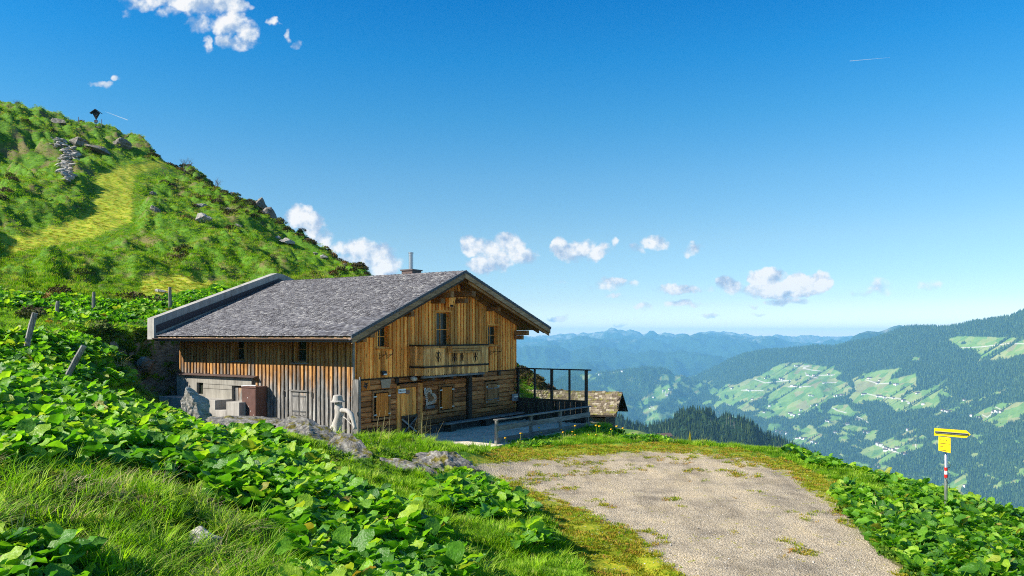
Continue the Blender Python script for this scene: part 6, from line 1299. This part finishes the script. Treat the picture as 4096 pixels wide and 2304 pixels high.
# single plants
def twiggy(name, label, cat, base, h, seed, mat, group=None):
    rg = random.Random(seed); mb = MB()
    def br(p, d, L, r, dep):
        q = p + d * L; mb.tube([p, p + d * L * .5 + Vector((rg.uniform(-1, 1), rg.uniform(-1, 1), 0)) * L * .05, q], [r, r * .8, r * .55], 4, cap=False)
        if dep:
            for _ in range(3): nd = (d + Vector((rg.uniform(-1, 1), rg.uniform(-1, 1), rg.uniform(-.2, .7))) * .75).normalized(); br(p + d * L * rg.uniform(.5, 1), nd, L * rg.uniform(.5, .75), r * .55, dep - 1)
    for _ in range(5): br(Vector((rg.uniform(-.1, .1), 0, 0)), Vector((rg.uniform(-.7, .7), rg.uniform(-.5, .5), 1)).normalized(), h * .5, h * .012, 3)
    o = mb.build(name, mat); o.location = base; tag(o, label, cat, group)
M_TWIG = simple('twig', (.16, .13, .12))
for u, v, h, lb, sd in ((184, 164, 2.2, 'bare grey bush standing on the hill skyline', 1), (214, 180, 1.8, 'smaller bare bush lower on the hill skyline', 2), (17, 106, 1.2, 'dark little bush on the crest at far left', 3)):
    p = hit(u, v + 2, 60) or on(u, 105); twiggy('bare_bush', lb, 'bush', p, h, sd, M_TWIG)
sp = spruce_mesh('spruce', 9, 8, 77, .45); sp.materials.append(mat_leaf('yellow_spruce', [(0, (.16, .20, .015)), (1, (.30, .26, .03))], .1, .8)); o = link('small_spruce', sp); b_ = on(690, 37); zt = at_img(690, 429.5, 37).z; o.location = b_; h = max(1.5, zt - b_.z); o.scale = (h * .9, h * .9, h); tag(o, 'small yellowish young spruce peeping over the gravel edge', 'tree')
M_FY = simple('yellow_petal', (.85, .42, .01)); M_ST = M_GRASS
fl = MB(); fl.tube([(0, 0, 0), (.02, 0, .3), (.03, .0, .38)], .005, 4, 0); fl.tube([(.03, 0, .37), (.03, 0, .4)], .035, 8, 1); fm = pyd('dandelion', fl.v, fl.f); fm.polygons.foreach_set('material_index', fl.m); fm.materials.append(M_GRASS); fm.materials.append(M_FY)
for k in range(22):
    p = on(RNG.uniform(505, 628), RNG.uniform(29.5, 35)); X, Yl = local(p.x, p.y)
    if Yl > -4.6 and X > 2.5: continue
    o = link('dandelion', fm); o.location = p; s_ = random.uniform(.8, 1.5); o.scale = (s_,) * 3; o.rotation_euler = (0, 0, random.random() * 6); fu, fv = proj(*p); tag(o, ('large' if s_ > 1.15 else 'small') + ' yellow flower ' + beside(fu, fv, [(510, 440, 'the first fence post'), (530, 437, 'the second fence post'), (560, 432, 'the third fence post'), (588, 428, 'the last fence post'), (615, 430, 'the shed corner')], 5), 'flower', 'yellow flowers by the fence')
st = MB(); st.tube([(0, 0, 0), (.05, 0, .45), (.18, 0, .85)], [.006, .005, .002], 4); stm = pyd('dry_stalk', st.v, st.f); stm.materials.append(M_STRAW)
for k in range(26):
    u = RNG.choice([RNG.uniform(372, 392), RNG.uniform(410, 436)]); p = on(u, RNG.uniform(24.5, 26)); o = link('dry_stalk', stm); o.location = p; o.rotation_euler = (0, RNG.uniform(-.6, .7), RNG.uniform(-1.5, 1.2)); s_ = random.uniform(.6, 1.2); o.scale = (s_,) * 3; fu, fv = proj(*p); tag(o, ('long' if s_ > .9 else 'short') + ' thin dry grass stalk ' + beside(fu, fv, [(376, 436, 'the trough end'), (390, 436, 'the mound crest below the hut door'), (415, 442, 'the tuft by the door post'), (430, 446, 'the right end of the mound')], 4), 'grass stalk', 'dry stalks on the mound')
# contrails, far above and behind the mountains
m_c, t, b = newmat('contrail_ice'); t.n.remove(b); mx = t.node('ShaderNodeMixShader', {0: .28}); t.l.new(t.node('ShaderNodeBsdfTransparent').outputs[0], mx.inputs[1]); t.l.new(t.node('ShaderNodeBsdfDiffuse', {'Color': (.95, .95, .95, 1)}).outputs[0], mx.inputs[2]); t.l.new(mx.outputs[0], t.n['Material Output'].inputs[0])
for (u0, v0, u1, v1), lb in (((105, 111.5, 127.5, 120), 'thin white contrail to the right of the shrine'), ((850, 61, 890, 57.5), 'thin white contrail high in the right sky')):
    a = at_img(u0, v0, 60000); b_ = at_img(u1, v1, 60000); r0, r1 = (10, 45) if u0 > 500 else (12, 38)
    if u0 > 500: a, b_ = a, b_; rr = [22, 13, 4]
    else: rr = [6, 24, 34]
    o = MB().tube([(0, 0, 0), tuple((b_ - a) * .5), tuple(b_ - a)], rr, 8).build('contrail', m_c); o.location = a; tag(o, lb, 'contrail')
